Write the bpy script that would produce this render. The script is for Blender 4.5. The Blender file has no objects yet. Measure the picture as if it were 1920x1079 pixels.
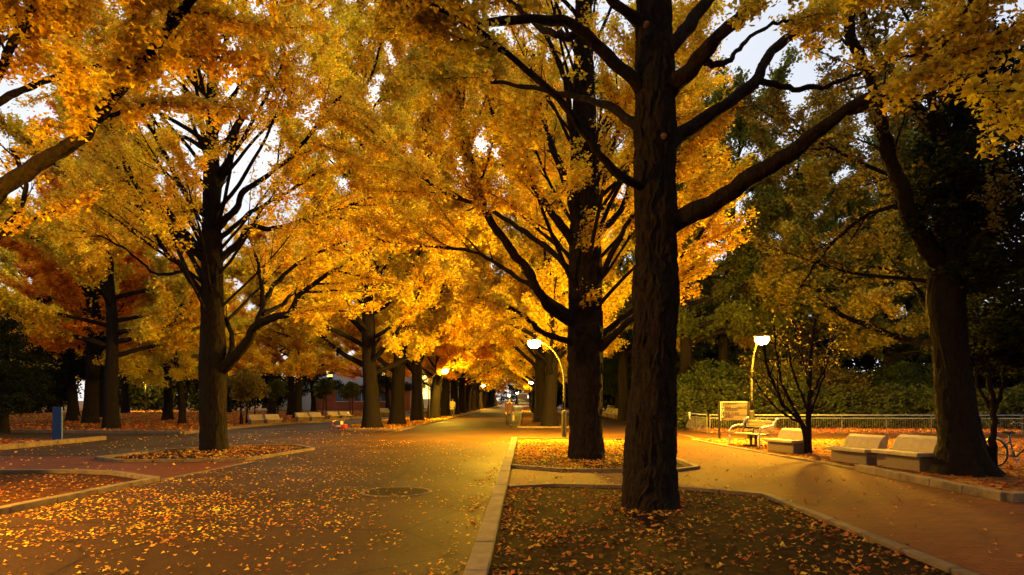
import bpy, bmesh, math, random
import numpy as np
from mathutils import Vector, Matrix

rng = np.random.default_rng(11)
random.seed(11)
S = bpy.context.scene
COL = S.collection
F, CX, HY, CAMH = 1250.0, 985.0, 750.0, 1.6      # focal (px of a 1920 frame), vanishing point, eye height


def at(px, py, d):
    """point at distance d along the avenue that is seen at (px, py)"""
    return np.array([(px - CX) / F * d, d, CAMH - (py - HY) / F * d])


def ground_at(px, py):
    d = F * CAMH / (py - HY)
    return np.array([(px - CX) / F * d, d, 0.0])


# ------------------------------------------------------------------ mesh helpers
class MB:
    def __init__(self):
        self.v, self.l, self.c, self.n = [], [], [], 0

    def add(self, v, f):
        """v: (n,3); f: (m,k) int array, one polygon size"""
        v = np.asarray(v, float).reshape(-1, 3)
        f = np.asarray(f, np.int64)
        if f.ndim == 1:
            f = f[None, :]
        self.v.append(v)
        self.l.append((f + self.n).ravel())
        self.c.append(np.full(len(f), f.shape[1], np.int64))
        self.n += len(v)
        return self

    def box(self, c, s, rz=0.0, taper=1.0):
        x, y, z = [k / 2 for k in s]
        p = np.array([[-x, -y, -z], [x, -y, -z], [x, y, -z], [-x, y, -z], [-x * taper, -y * taper, z], [x * taper, -y * taper, z], [x * taper, y * taper, z], [-x * taper, y * taper, z]])
        ca, sa = math.cos(rz), math.sin(rz)
        p = p @ np.array([[ca, sa, 0], [-sa, ca, 0], [0, 0, 1]]) + np.asarray(c, float)
        return self.add(p, [[3, 2, 1, 0], [4, 5, 6, 7], [0, 1, 5, 4], [1, 2, 6, 5], [2, 3, 7, 6], [3, 0, 4, 7]])

    def tube(self, pts, rad, n=8, cap=True):
        pts = np.asarray(pts, float)
        m = len(pts)
        rad = np.broadcast_to(np.asarray(rad, float), (m,))
        t = np.gradient(pts, axis=0)
        t /= np.linalg.norm(t, axis=1)[:, None] + 1e-12
        a = np.array([0, 0, 1.0]) if abs(t[0, 2]) < .9 else np.array([1.0, 0, 0])
        u = np.cross(t[0], a); u /= np.linalg.norm(u)
        U = np.empty_like(pts)
        for i in range(m):
            u = u - t[i] * (u @ t[i]); u /= np.linalg.norm(u) + 1e-12
            U[i] = u
        W = np.cross(t, U)
        th = np.arange(n) * 2 * math.pi / n
        ring = pts[:, None] + rad[:, None, None] * (np.cos(th)[None, :, None] * U[:, None] + np.sin(th)[None, :, None] * W[:, None])
        i = np.arange(m - 1)[:, None] * n; j = np.arange(n)[None]; k = (np.arange(n)[None] + 1) % n
        f = np.stack([i + j, i + k, i + n + k, i + n + j], -1).reshape(-1, 4)
        self.add(ring.reshape(-1, 3), f)
        if cap and n > 3:
            b = self.n - m * n
            self.l.append(np.arange(n)[::-1] + b); self.c.append(np.array([n]))
            self.l.append(np.arange(n) + b + (m - 1) * n); self.c.append(np.array([n]))
        return self

    def lathe(self, prof, n=24, c=(0, 0, 0)):
        prof = np.asarray(prof, float)
        th = np.arange(n) * 2 * math.pi / n
        v = np.stack([prof[:, None, 0] * np.cos(th), prof[:, None, 0] * np.sin(th), np.broadcast_to(prof[:, None, 1], (len(prof), n))], -1).reshape(-1, 3) + np.asarray(c, float)
        i = np.arange(len(prof) - 1)[:, None] * n; j = np.arange(n)[None]; k = (j + 1) % n
        return self.add(v, np.stack([i + j, i + k, i + n + k, i + n + j], -1).reshape(-1, 4))

    def poly(self, pts, z):
        p = np.array([[x, y, z] for x, y in pts])
        return self.add(p, [list(range(len(p)))])

    def prism(self, prof, x0, x1):
        """profile in (y,z) swept along x"""
        n = len(prof)
        p = np.array([[x0, y, z] for y, z in prof] + [[x1, y, z] for y, z in prof])
        k = self.n
        self.add(p, [[i, (i + 1) % n, n + (i + 1) % n, n + i] for i in range(n)])
        self.l.append(np.arange(n)[::-1] + k); self.c.append(np.array([n]))
        self.l.append(np.arange(n) + n + k); self.c.append(np.array([n]))
        return self

    def torus(self, R, r, c=(0, 0, 0), axis='x', n=28, m=8):
        th = np.arange(n + 1) * 2 * math.pi / n
        z = np.zeros_like(th)
        p = {'x': np.stack([z, R * np.cos(th), R * np.sin(th)], -1), 'z': np.stack([R * np.cos(th), R * np.sin(th), z], -1)}[axis]
        return self.tube(p + np.asarray(c, float), r, m, cap=False)

    def mesh(self, name, smooth=False, rnd=False):
        me = bpy.data.meshes.new(name)
        v = np.concatenate(self.v); l = np.concatenate(self.l); c = np.concatenate(self.c)
        me.vertices.add(len(v)); me.vertices.foreach_set('co', v.astype(np.float32).ravel())
        me.loops.add(len(l)); me.loops.foreach_set('vertex_index', l.astype(np.int32))
        me.polygons.add(len(c))
        st = np.concatenate([[0], np.cumsum(c)[:-1]])
        me.polygons.foreach_set('loop_start', st.astype(np.int32))
        me.polygons.foreach_set('use_smooth', np.full(len(c), smooth))
        if rnd:
            a = me.attributes.new('rnd', 'FLOAT', 'FACE')
            a.data.foreach_set('value', rng.random(len(c)).astype(np.float32))
        me.update(calc_edges=True)
        return me


def link(name, me, mat=None, parent=None, loc=None):
    o = bpy.data.objects.new(name, me)
    COL.objects.link(o)
    if mat is not None and me is not None and not me.materials:
        me.materials.append(mat)
    if parent is not None:
        o.parent = parent
    if loc is not None:
        o.location = loc
    return o


def obj(name, mb, mat, parent=None, smooth=False, loc=None, bevel=0, rnd=False):
    o = link(name, mb.mesh(name, smooth, rnd), mat, parent, loc)
    if bevel:
        b = o.modifiers.new('bevel', 'BEVEL'); b.width = bevel; b.segments = 2; b.limit_method = 'ANGLE'
    return o


def tag(o, label, cat, group=None, kind=None):
    o['label'] = label; o['category'] = cat
    if group: o['group'] = group
    if kind: o['kind'] = kind
    return o


def thing(name, label, cat, loc=(0, 0, 0), rz=0.0, group=None, scale=1.0):
    o = bpy.data.objects.new(name, None)
    COL.objects.link(o)
    o.location = loc; o.rotation_euler = (0, 0, rz); o.scale = (scale,) * 3
    o.empty_display_size = .2
    return tag(o, label, cat, group)


def dup(root, loc, rz=0.0, label=None, group=None, scale=None):
    r = root.copy(); COL.objects.link(r); r.location = loc; r.rotation_euler = (0, 0, rz)
    if label: r['label'] = label
    if group: r['group'] = group
    if scale is not None: r.scale = scale if hasattr(scale, '__len__') else (scale,) * 3
    for ch in list(root.children):
        c = ch.copy(); COL.objects.link(c); c.parent = r
        for g in list(ch.children):
            d = g.copy(); COL.objects.link(d); d.parent = c
    return r


# ------------------------------------------------------------------ materials
class NT:
    def __init__(self, name):
        self.m = bpy.data.materials.new(name); self.m.use_nodes = True
        self.t = self.m.node_tree
        self.t.nodes.clear()
        self.out = self.t.nodes.new('ShaderNodeOutputMaterial')

    def n(self, kind, ins=None, **kw):
        nd = self.t.nodes.new(kind)
        for k, v in kw.items():
            setattr(nd, k, v)
        for k, v in (ins or {}).items():
            s = nd.inputs[k]
            if hasattr(v, 'is_output'):
                self.t.links.new(v, s)
            else:
                s.default_value = v
        return nd

    def mix(self, f, a, b, blend='MIX'):
        nd = self.n('ShaderNodeMix', data_type='RGBA', blend_type=blend, clamp_factor=True)
        for s, v in ((nd.inputs[0], f), (nd.inputs[6], a), (nd.inputs[7], b)):
            if hasattr(v, 'is_output'): self.t.links.new(v, s)
            else: s.default_value = v if not isinstance(v, tuple) or len(v) == 4 else (*v, 1)
        return nd.outputs[2]

    def noise(self, scale, detail=3, rough=.55, vec=None, dist=0):
        nd = self.n('ShaderNodeTexNoise', {'Scale': scale, 'Detail': detail, 'Roughness': rough, 'Distortion': dist})
        if vec is not None: self.t.links.new(vec, nd.inputs['Vector'])
        return nd.outputs['Fac']

    def mr(self, v, a, b, c=0., d=1.):
        return self.n('ShaderNodeMapRange', {0: v, 1: a, 2: b, 3: c, 4: d}).outputs[0]

    def coord(self, w='Object', scale=None):
        o = self.n('ShaderNodeTexCoord').outputs[w]
        if scale is not None:
            o = self.n('ShaderNodeMapping', {'Vector': o, 'Scale': scale}).outputs[0]
        return o

    def done(self, color, rough=.7, bump=None, bstr=.3, bdist=.01, metal=0., spec=.5):
        ins = {'Base Color': color if hasattr(color, 'is_output') else (*color, 1), 'Roughness': rough, 'Metallic': metal, 'Specular IOR Level': spec}
        p = self.n('ShaderNodeBsdfPrincipled', ins)
        if bump is not None:
            b = self.n('ShaderNodeBump', {'Height': bump, 'Strength': bstr, 'Distance': bdist})
            self.t.links.new(b.outputs[0], p.inputs['Normal'])
        self.t.links.new(p.outputs[0], self.out.inputs[0])
        return self.m


def m_plain(name, col, rough=.6, metal=0., var=.25, scale=6., bump=.15, spec=.5):
    k = NT(name)
    c = k.coord()
    n1 = k.noise(scale, 5, .65, c)
    col2 = tuple(x * (1 - var) for x in col)
    return k.done(k.mix(k.mr(n1, .3, .7), (*col2, 1), (*col, 1)), rough, k.noise(scale * 9, 3, .6, c), bump, .004, metal, spec)


def m_emit(name, col, s):
    k = NT(name)
    e = k.n('ShaderNodeEmission', {'Color': (*col, 1), 'Strength': s})
    k.t.links.new(e.outputs[0], k.out.inputs[0])
    return k.m


def m_leaf(name, trans=.5, clump=.7, hue=.04, vmin=.55, vmax=1.25):
    """colour of the kind of tree comes from the crown's own object colour; leaf to leaf and clump to clump variation here"""
    k = NT(name)
    oc = k.n('ShaderNodeObjectInfo').outputs['Color']
    rnd = k.n('ShaderNodeAttribute', attribute_name='rnd').outputs['Fac']
    co = k.coord()
    cl = k.noise(clump, 2, .5, co)
    h = k.n('ShaderNodeMath', {0: k.mr(rnd, 0, 1, .5 - hue * .5, .5 + hue * .5), 1: k.mr(cl, .3, .7, -hue * .5, hue * .5)}, operation='ADD').outputs[0]
    r2 = k.n('ShaderNodeMath', {0: rnd, 1: 7.31}, operation='MULTIPLY').outputs[0]
    r2 = k.n('ShaderNodeMath', {0: r2}, operation='FRACT').outputs[0]
    v = k.n('ShaderNodeMath', {0: k.mr(r2, 0, 1, vmin, vmax), 1: k.mr(cl, .3, .7, .8, 1.15)}, operation='MULTIPLY').outputs[0]
    c = k.n('ShaderNodeHueSaturation', {'Hue': h, 'Saturation': 1.0, 'Value': v, 'Color': oc}).outputs[0]
    d = k.n('ShaderNodeBsdfDiffuse', {'Color': c})
    t = k.n('ShaderNodeBsdfTranslucent', {'Color': c})
    mx = k.n('ShaderNodeMixShader', {0: trans, 1: d.outputs[0], 2: t.outputs[0]})
    k.t.links.new(mx.outputs[0], k.out.inputs[0])
    return k.m


LEAF = m_leaf('leaf', .52, .7, .04, .65, 1.3)
FALLEN = m_leaf('fallen_leaf', .15, 1.5, .06, .35, 1.2)


def m_bark(name, c1, c2, zs=.35):
    k = NT(name)
    co = k.coord('Object', (1, 1, zs))
    n1 = k.noise(16, 6, .7, co, .8); n2 = k.noise(3, 3, .5, co)
    col = k.mix(k.mr(n1, .35, .7), (*c1, 1), (*c2, 1))
    col = k.mix(k.mr(n2, .45, .75, 0, .45), col, (.014, .015, .009, 1))
    return k.done(col, .95, n1, 1.0, .04, 0, .05)


BARK = m_bark('bark_ginkgo', (.009, .006, .004), (.032, .020, .012))
BARK_D = m_bark('bark_dark', (.007, .005, .004), (.020, .014, .010))


def m_asphalt():
    k = NT('asphalt')
    co = k.coord()
    fine = k.noise(38, 4, .75, co); big = k.noise(.35, 4, .6, co); pat = k.noise(2.2, 4, .6, co)
    c = k.mix(k.mr(fine, .35, .65), (.030, .014, .004, 1), (.076, .036, .009, 1))
    c = k.mix(k.mr(big, .35, .7, 0, .5), c, (.026, .012, .004, 1))
    c = k.mix(k.mr(pat, .5, .75, 0, .3), c, (.07, .034, .009, 1))
    wv = k.n('ShaderNodeVectorMath', {0: co, 1: k.n('ShaderNodeTexNoise', {'Scale': 1.4, 'Detail': 4}).outputs['Color']}, operation='ADD').outputs[0]
    cr = k.n('ShaderNodeTexVoronoi', {'Vector': wv, 'Scale': .42}, feature='DISTANCE_TO_EDGE').outputs['Distance']
    c = k.mix(k.mr(cr, .004, .014, .75, 0), c, (.010, .006, .003, 1))
    sp = k.n('ShaderNodeTexVoronoi', {'Vector': co, 'Scale': 13.}).outputs['Distance']
    c = k.mix(k.mr(sp, .10, .17, .55, 0), c, (.14, .07, .018, 1))
    c = k.mix(k.mr(k.noise(.12, 3, .5, co), .42, .6, 0, .4), c, (.022, .013, .006, 1))
    return k.done(c, k.mr(big, .3, .7, .6, .8), fine, .8, .010, 0, .03)


def m_brick(name, c1, c2, mort, sx, sy, rot=0.):
    k = NT(name)
    co = k.coord()
    mp = k.n('ShaderNodeMapping', {'Vector': co, 'Rotation': (0, 0, rot)}).outputs[0]
    b = k.n('ShaderNodeTexBrick', {'Vector': mp, 'Color1': (*c1, 1), 'Color2': (*c2, 1), 'Mortar': (*mort, 1), 'Scale': 1.0, 'Mortar Size': .006, 'Bias': 0., 'Brick Width': sx, 'Row Height': sy})
    big = k.noise(.6, 4, .6, co); f = k.noise(40, 3, .6, co)
    c = k.mix(k.mr(big, .35, .75, 0, .55), b.outputs['Color'], (.046, .017, .008, 1))
    c = k.mix(k.mr(f, .4, .7, 0, .35), c, (.12, .042, .018, 1))
    h = k.n('ShaderNodeMath', {0: b.outputs['Fac'], 1: -1.2}, operation='MULTIPLY').outputs[0]
    h = k.n('ShaderNodeMath', {0: h, 1: f}, operation='ADD').outputs[0]
    return k.done(c, .9, h, .6, .006, 0, .06)


def m_soil(name, c1, c2, c3, s=9.):
    k = NT(name)
    co = k.coord()
    v = k.n('ShaderNodeTexVoronoi', {'Vector': co, 'Scale': s * 1.6, 'Randomness': 1.})
    n1 = k.noise(s, 5, .7, co); n2 = k.noise(.5, 4, .6, co); n3 = k.noise(55, 3, .7, co)
    c = k.mix(k.mr(n1, .35, .68), (*c1, 1), (*c2, 1))
    vv = k.n('ShaderNodeSeparateColor', {0: v.outputs['Color']}).outputs[0]
    c = k.mix(k.mr(vv, .45, .95, 0, .8), c, (*c3, 1))
    c = k.mix(k.mr(n2, .35, .7, 0, .5), c, (*c1, 1))
    h = k.n('ShaderNodeMath', {0: n1, 1: n3}, operation='ADD').outputs[0]
    return k.done(c, 1.0, h, .8, .03, 0, .02)


SCAR = m_plain('cut_wood', (.17, .085, .04), .8, 0, .4, 20., .3, .1)
ASPHALT = m_asphalt()
PAVER = m_brick('paver', (.150, .038, .009), (.100, .025, .006), (.035, .013, .005), .21, .105)
CROSSPAVER = m_brick('cross_paver', (.13, .048, .020), (.09, .034, .015), (.03, .015, .008), .30, .30, .06)
SOIL = m_soil('pit_soil', (.014, .007, .003), (.028, .014, .006), (.048, .023, .008))
REDSOIL = m_soil('red_earth', (.045, .017, .006), (.10, .038, .012), (.14, .055, .016))
LITTER = m_soil('leaf_litter', (.075, .030, .012), (.19, .075, .022), (.34, .15, .03), 5.)


def m_kerb(name, col):
    k = NT(name)
    co = k.coord()
    isl = k.n('ShaderNodeNewGeometry').outputs['Random Per Island']
    n1 = k.noise(5, 6, .7, co); n2 = k.noise(1.3, 4, .6, co); n3 = k.noise(60, 3, .7, co)
    c = k.mix(k.mr(n1, .35, .68), tuple(x * .5 for x in col) + (1,), col + (1,))
    c = k.mix(k.mr(n2, .5, .7, 0, .6), c, (.05, .032, .016, 1))
    c = k.mix(k.mr(isl, 0, 1, 0, .4), c, tuple(x * .45 for x in col) + (1,))
    return k.done(c, .92, k.n('ShaderNodeMath', {0: n1, 1: n3}, operation='ADD').outputs[0], .7, .008, 0, .08)


CONC = m_kerb('concrete', (.24, .17, .095))
KERBM = m_kerb('kerb_stone', (.21, .145, .08))
BENCHM = m_plain('bench_concrete', (.34, .26, .15), .7, 0, .3, 6., .3, .25)
BENCHB = m_plain('bench_plinth', (.15, .10, .07), .8, 0, .35, 30., .5, .3)
STEEL = m_plain('brushed_steel', (.42, .42, .42), .36, .9, .1, 12., .05)
DARKM = m_plain('dark_painted_metal', (.014, .011, .009), .7, 0, .2, 8., .05, .2)
FENCEM = m_plain('painted_fence_metal', (.075, .062, .048), .5, .2, .2, 8., .05)
RAILM = m_plain('galvanised_rail', (.24, .235, .23), .5, .5, .15, 8., .05)
WOODM = m_plain('bench_wood', (.24, .16, .09), .6, 0, .4, 5., .2)
BLUE = m_plain('blue_paint', (.004, .019, .13), .75, 0, .2, 3., .05, .15)
BLUEL = m_plain('pale_blue_edge', (.10, .18, .34), .45, 0, .2, 3., .05)
RUBBER = m_plain('black_rubber', (.02, .02, .02), .8, 0, .2, 10., .1)
REDP = m_plain('red_paint', (.42, .025, .02), .35, 0, .15, 6., .03)
CREAM = m_plain('cream_plastic', (.62, .40, .22), .45, 0, .15, 6., .03)
SIGNM = m_plain('sign_panel', (.095, .072, .048), .5, 0, .15, 4., .03)
MARKM = m_plain('sign_ink', (.022, .014, .009), .6, 0, .1, 4., .0)
SIGND = m_plain('sign_strip', (.02, .018, .016), .5, 0, .1, 4., .0)
SIGNL = m_plain('sign_white', (.55, .52, .46), .5, 0, .1, 4., .0)
WALLW = m_plain('pale_render_wall', (.40, .39, .40), .8, 0, .12, 1.5, .1)
WALLB = m_brick('red_brick_wall', (.26, .075, .04), (.20, .055, .03), (.2, .16, .13), .22, .075)
ROOFG = m_plain('grey_roof_metal', (.34, .35, .40), .5, .1, .15, 2., .05)
DARKG = m_plain('dark_window_glass', (.02, .022, .026), .1, 0, .1, 2., .0)
LITW = m_emit('lit_window', (1.0, .72, .16), 3.0)
LITP = m_emit('lit_panel', (1.0, .93, .80), 1.4)
LAMPE = m_emit('sodium_lamp_glass', (1.0, .53, .022), 7800.)
LAMPF = m_emit('far_lamp_glass', (1.0, .58, .035), 3200.)
LAMPS = m_emit('dim_lamp_glass', (1.0, .50, .022), 1800.)
SKIN = m_plain('skin', (.45, .27, .18), .55, 0, .1, 6., .02)
HAIR = m_plain('dark_hair', (.015, .011, .009), .6, 0, .3, 20., .1)
COATR = m_plain('russet_coat', (.06, .024, .012), .9, 0, .25, 9., .2)
TOPC = m_plain('cream_top', (.26, .19, .10), .9, 0, .15, 9., .2)
TROU = m_plain('dark_trousers', (.03, .026, .03), .9, 0, .25, 9., .2)
CLOTHW = m_plain('white_cloth', (.75, .73, .70), .9, 0, .1, 9., .2)
BIKEG = m_plain('green_bicycle_paint', (.02, .075, .065), .3, .1, .1, 9., .0)

GOLD = (.86, .62, .045, 1)
AMBER = (.87, .56, .036, 1)
ORANGE = (.87, .43, .026, 1)
RED = (.86, .34, .020, 1)
LIME = (.66, .50, .045, 1)
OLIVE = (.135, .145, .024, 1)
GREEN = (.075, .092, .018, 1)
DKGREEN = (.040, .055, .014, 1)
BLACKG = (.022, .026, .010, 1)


# ------------------------------------------------------------------ noise for bark
def vnoise(u, v, nu, seed):
    """value noise, periodic in u with period nu"""
    r = np.random.default_rng(seed)
    tab = r.random((nu, 512))
    iu = np.floor(u).astype(int); iv = np.floor(v).astype(int)
    fu = u - iu; fv = v - iv
    fu = fu * fu * (3 - 2 * fu); fv = fv * fv * (3 - 2 * fv)
    a = tab[iu % nu, iv % 512]; b = tab[(iu + 1) % nu, iv % 512]
    c = tab[iu % nu, (iv + 1) % 512]; d = tab[(iu + 1) % nu, (iv + 1) % 512]
    return (a * (1 - fu) + b * fu) * (1 - fv) + (c * (1 - fu) + d * fu) * fv


def bark_trunk(mb, pts, rad, sides, step, amp, seed, nfur=13, flare=0.0):
    """a trunk with furrowed bark: real relief, flared roots"""
    pts = np.asarray(pts, float); rad = np.asarray(rad, float)
    s = np.concatenate([[0], np.cumsum(np.linalg.norm(np.diff(pts, axis=0), axis=1))])
    m = max(6, int(s[-1] / step))
    q = np.linspace(0, s[-1], m)
    # smooth interpolation
    P = np.stack([np.interp(q, s, pts[:, i]) for i in range(3)], -1)
    R = np.interp(q, s, rad)
    ker = np.hanning(max(3, int(.3 / step) | 1) + 2)[1:-1]; ker /= ker.sum(); h = len(ker) // 2
    for arr in (P, R[:, None]):
        for i in range(arr.shape[1]):
            e = np.pad(arr[:, i], h, mode='reflect', reflect_type='odd')
            arr[:, i] = np.convolve(e, ker, 'valid')
    th = np.arange(sides) * 2 * math.pi / sides
    T, Z = np.meshgrid(th, q)
    u = T / (2 * math.pi)
    w = (vnoise(u * 5, Z * 1.6, 5, seed) - .5) * nfur * .10 + (vnoise(u * 17, Z * 5, 17, seed + 1) - .5) * nfur * .055 + (vnoise(u * 41, Z * 15, 41, seed + 6) - .5) * nfur * .02
    n1 = vnoise(u * nfur + w, Z * 2.4, nfur, seed + 2)
    n2 = vnoise(u * nfur * 2 + w * 1.7, Z * 6, nfur * 2, seed + 3)
    n3 = vnoise(u * nfur * 4, Z * 32, nfur * 4, seed + 4)
    r1 = 1 - np.abs(2 * n1 - 1); r2 = 1 - np.abs(2 * n2 - 1)
    rid = np.clip(r1 * 1.25, 0, 1) ** 2 * .75 + r2 ** 1.5 * .45 + n3 * .20 - .62
    lump = (vnoise(u * 4, Z * .8, 4, seed + 5) - .5)
    rr = R[:, None] * (1 + .10 * lump) + amp * rid
    if flare:
        lobes = .5 + .5 * np.sin(T * 6 + 2.2 * np.sin(T * 2 + seed))
        rr = rr + flare * np.exp(-Z / .22) * (.25 + .75 * lobes)
    tan = np.gradient(P, axis=0); tan /= np.linalg.norm(tan, axis=1)[:, None]
    U = np.cross(tan, [0.13, 1.0, 0.05]); U /= np.linalg.norm(U, axis=1)[:, None]
    W = np.cross(tan, U)
    ring = P[:, None] + rr[..., None] * (np.cos(T)[..., None] * U[:, None] + np.sin(T)[..., None] * W[:, None])
    i = np.arange(m - 1)[:, None] * sides; j = np.arange(sides)[None]; k = (j + 1) % sides
    mb.add(ring.reshape(-1, 3), np.stack([i + j, i + n_(k, 0), i + sides + k, i + sides + j], -1).reshape(-1, 4))


def n_(a, b):
    return a + b


# ------------------------------------------------------------------ trees
def unit(v):
    return v / (np.linalg.norm(v) + 1e-12)


def grow(p, d, L, seg, wig, up):
    n = max(3, int(L / seg) + 1)
    out = [np.array(p, float)]
    d = unit(np.array(d, float))
    for i in range(n):
        d = unit(d + rng.normal(0, wig, 3) + np.array([0, 0, up]) / n)
        out.append(out[-1] + d * L / n)
    return np.array(out)


class Plant:
    def __init__(self):
        self.spur = []; self.dirs = []

    def leaves(self, n, size, spread=.07, droop=.0, upb=.7, szvar=.5):
        sp = np.concatenate(self.spur)
        i = rng.integers(0, len(sp), n)
        p = sp[i] + rng.normal(0, spread, (n, 3))
        nr = rng.normal(0, 1, (n, 3)); nr[:, 2] = np.abs(nr[:, 2]) + upb
        return leaf_mesh(p, nr, size * rng.uniform(1 - szvar, 1 + szvar, n))


def leaf_mesh(p, nr, size, fold=.18):
    n = len(p)
    nr = nr / np.linalg.norm(nr, axis=1)[:, None]
    a = rng.normal(0, 1, (n, 3))
    u = a - nr * (a * nr).sum(1)[:, None]; u /= np.linalg.norm(u, axis=1)[:, None]
    v = np.cross(nr, u)
    s = size[:, None]
    mb = MB()
    f = rng.uniform(-fold, fold, n)[:, None]
    V = np.stack([p - u * .45 * s, p + (u * .28 + v * .55 + nr * f) * s, p + u * .42 * s, p + (u * .28 - v * .55 + nr * f) * s], 1)
    mb.add(V.reshape(-1, 3), np.arange(n * 4).reshape(n, 4))
    return mb


def foliate(T, tubes, pts, rad, t0=.3, sp2=.38, k2=.34, sp3=.24, twig=(.25, .6), flat=1.0, up=.12, twigtubes=True, sides=4, end=True, tmax=1.0):
    """grow secondary shoots and twigs on a limb; twigs carry the leaf spurs"""
    s = np.concatenate([[0], np.cumsum(np.linalg.norm(np.diff(pts, axis=0), axis=1))])
    L = s[-1]
    q = np.arange(t0 * L, L * tmax, sp2)
    side = 1
    shoots = []
    for a in q:
        a = a + rng.uniform(-.4, .4) * sp2
        p = np.array([np.interp(a, s, pts[:, i]) for i in range(3)])
        r = np.interp(a, s, rad)
        i = min(max(np.searchsorted(s, a), 1), len(pts) - 1)
        t = unit(pts[i] - pts[i - 1])
        b = np.cross(t, [0, 0, 1.0])
        b = unit(b) if np.linalg.norm(b) > .05 else unit(rng.normal(0, 1, 3) * [1, 1, 0])
        nrm = np.cross(b, t)
        ang = rng.normal(0, .75)
        pd = (b * side * math.cos(ang) + nrm * math.sin(ang) * flat); side = -side
        d = t * rng.uniform(.7, 1.1) + pd * rng.uniform(.4, .8)
        l2 = (k2 * L * (1 - .65 * a / L) + .45) * rng.uniform(.6, 1.25)
        sh = grow(p, d, l2, .3, .10, up)
        shoots.append((sh, min(r * .6, .010 + .012 * l2)))
    if end:
        shoots.append((pts[-4:], rad[-1]))
    for sh, r0 in shoots:
        rr = np.linspace(r0, .004, len(sh))
        if not (sh is pts[-4:]):
            tubes.tube(sh, rr, sides, cap=False)
        ss = np.concatenate([[0], np.cumsum(np.linalg.norm(np.diff(sh, axis=0), axis=1))])
        T.spur.append(np.stack([np.interp(np.arange(.2 * ss[-1], ss[-1], .07), ss, sh[:, i]) for i in range(3)], -1))
        qq = np.arange(.15 * ss[-1], ss[-1], sp3)
        for a in qq:
            p = np.array([np.interp(a, ss, sh[:, i]) for i in range(3)])
            t = unit(sh[-1] - sh[0])
            d = unit(t * rng.uniform(.3, 1) + rng.normal(0, .7, 3) * [1, 1, flat * .8])
            l3 = rng.uniform(*twig) * (1 - .4 * a / ss[-1])
            u = np.linspace(0, 1, max(4, int(l3 / .06)))[:, None]
            tw = p + d * l3 * u + np.array([0, 0, -.12]) * l3 * u ** 2
            if twigtubes:
                tubes.tube(tw[[0, len(tw) // 2, -1]], [.006, .004, .003], 3, cap=False)
            T.spur.append(tw[1:])


def smooth_path(pts, rad, n=6):
    """Catmull-Rom through hand-placed joints with a little wander"""
    pts = np.asarray(pts, float); rad = np.asarray(rad, float)
    e = np.concatenate([[2 * pts[0] - pts[1]], pts, [2 * pts[-1] - pts[-2]]])
    out, ro = [], []
    for i in range(len(pts) - 1):
        p0, p1, p2, p3 = e[i:i + 4]
        for t in np.arange(n) / n:
            out.append(.5 * (2 * p1 + (p2 - p0) * t + (2 * p0 - 5 * p1 + 4 * p2 - p3) * t * t + (3 * p1 - p0 - 3 * p2 + p3) * t ** 3))
            ro.append(rad[i] * (1 - t) + rad[i + 1] * t)
    out.append(pts[-1]); ro.append(rad[-1])
    out = np.array(out)
    out[1:-1] += rng.normal(0, .016, (len(out) - 2, 3))
    ro = np.array(ro) * rng.uniform(.88, 1.14, len(ro))
    return out, ro


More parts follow.
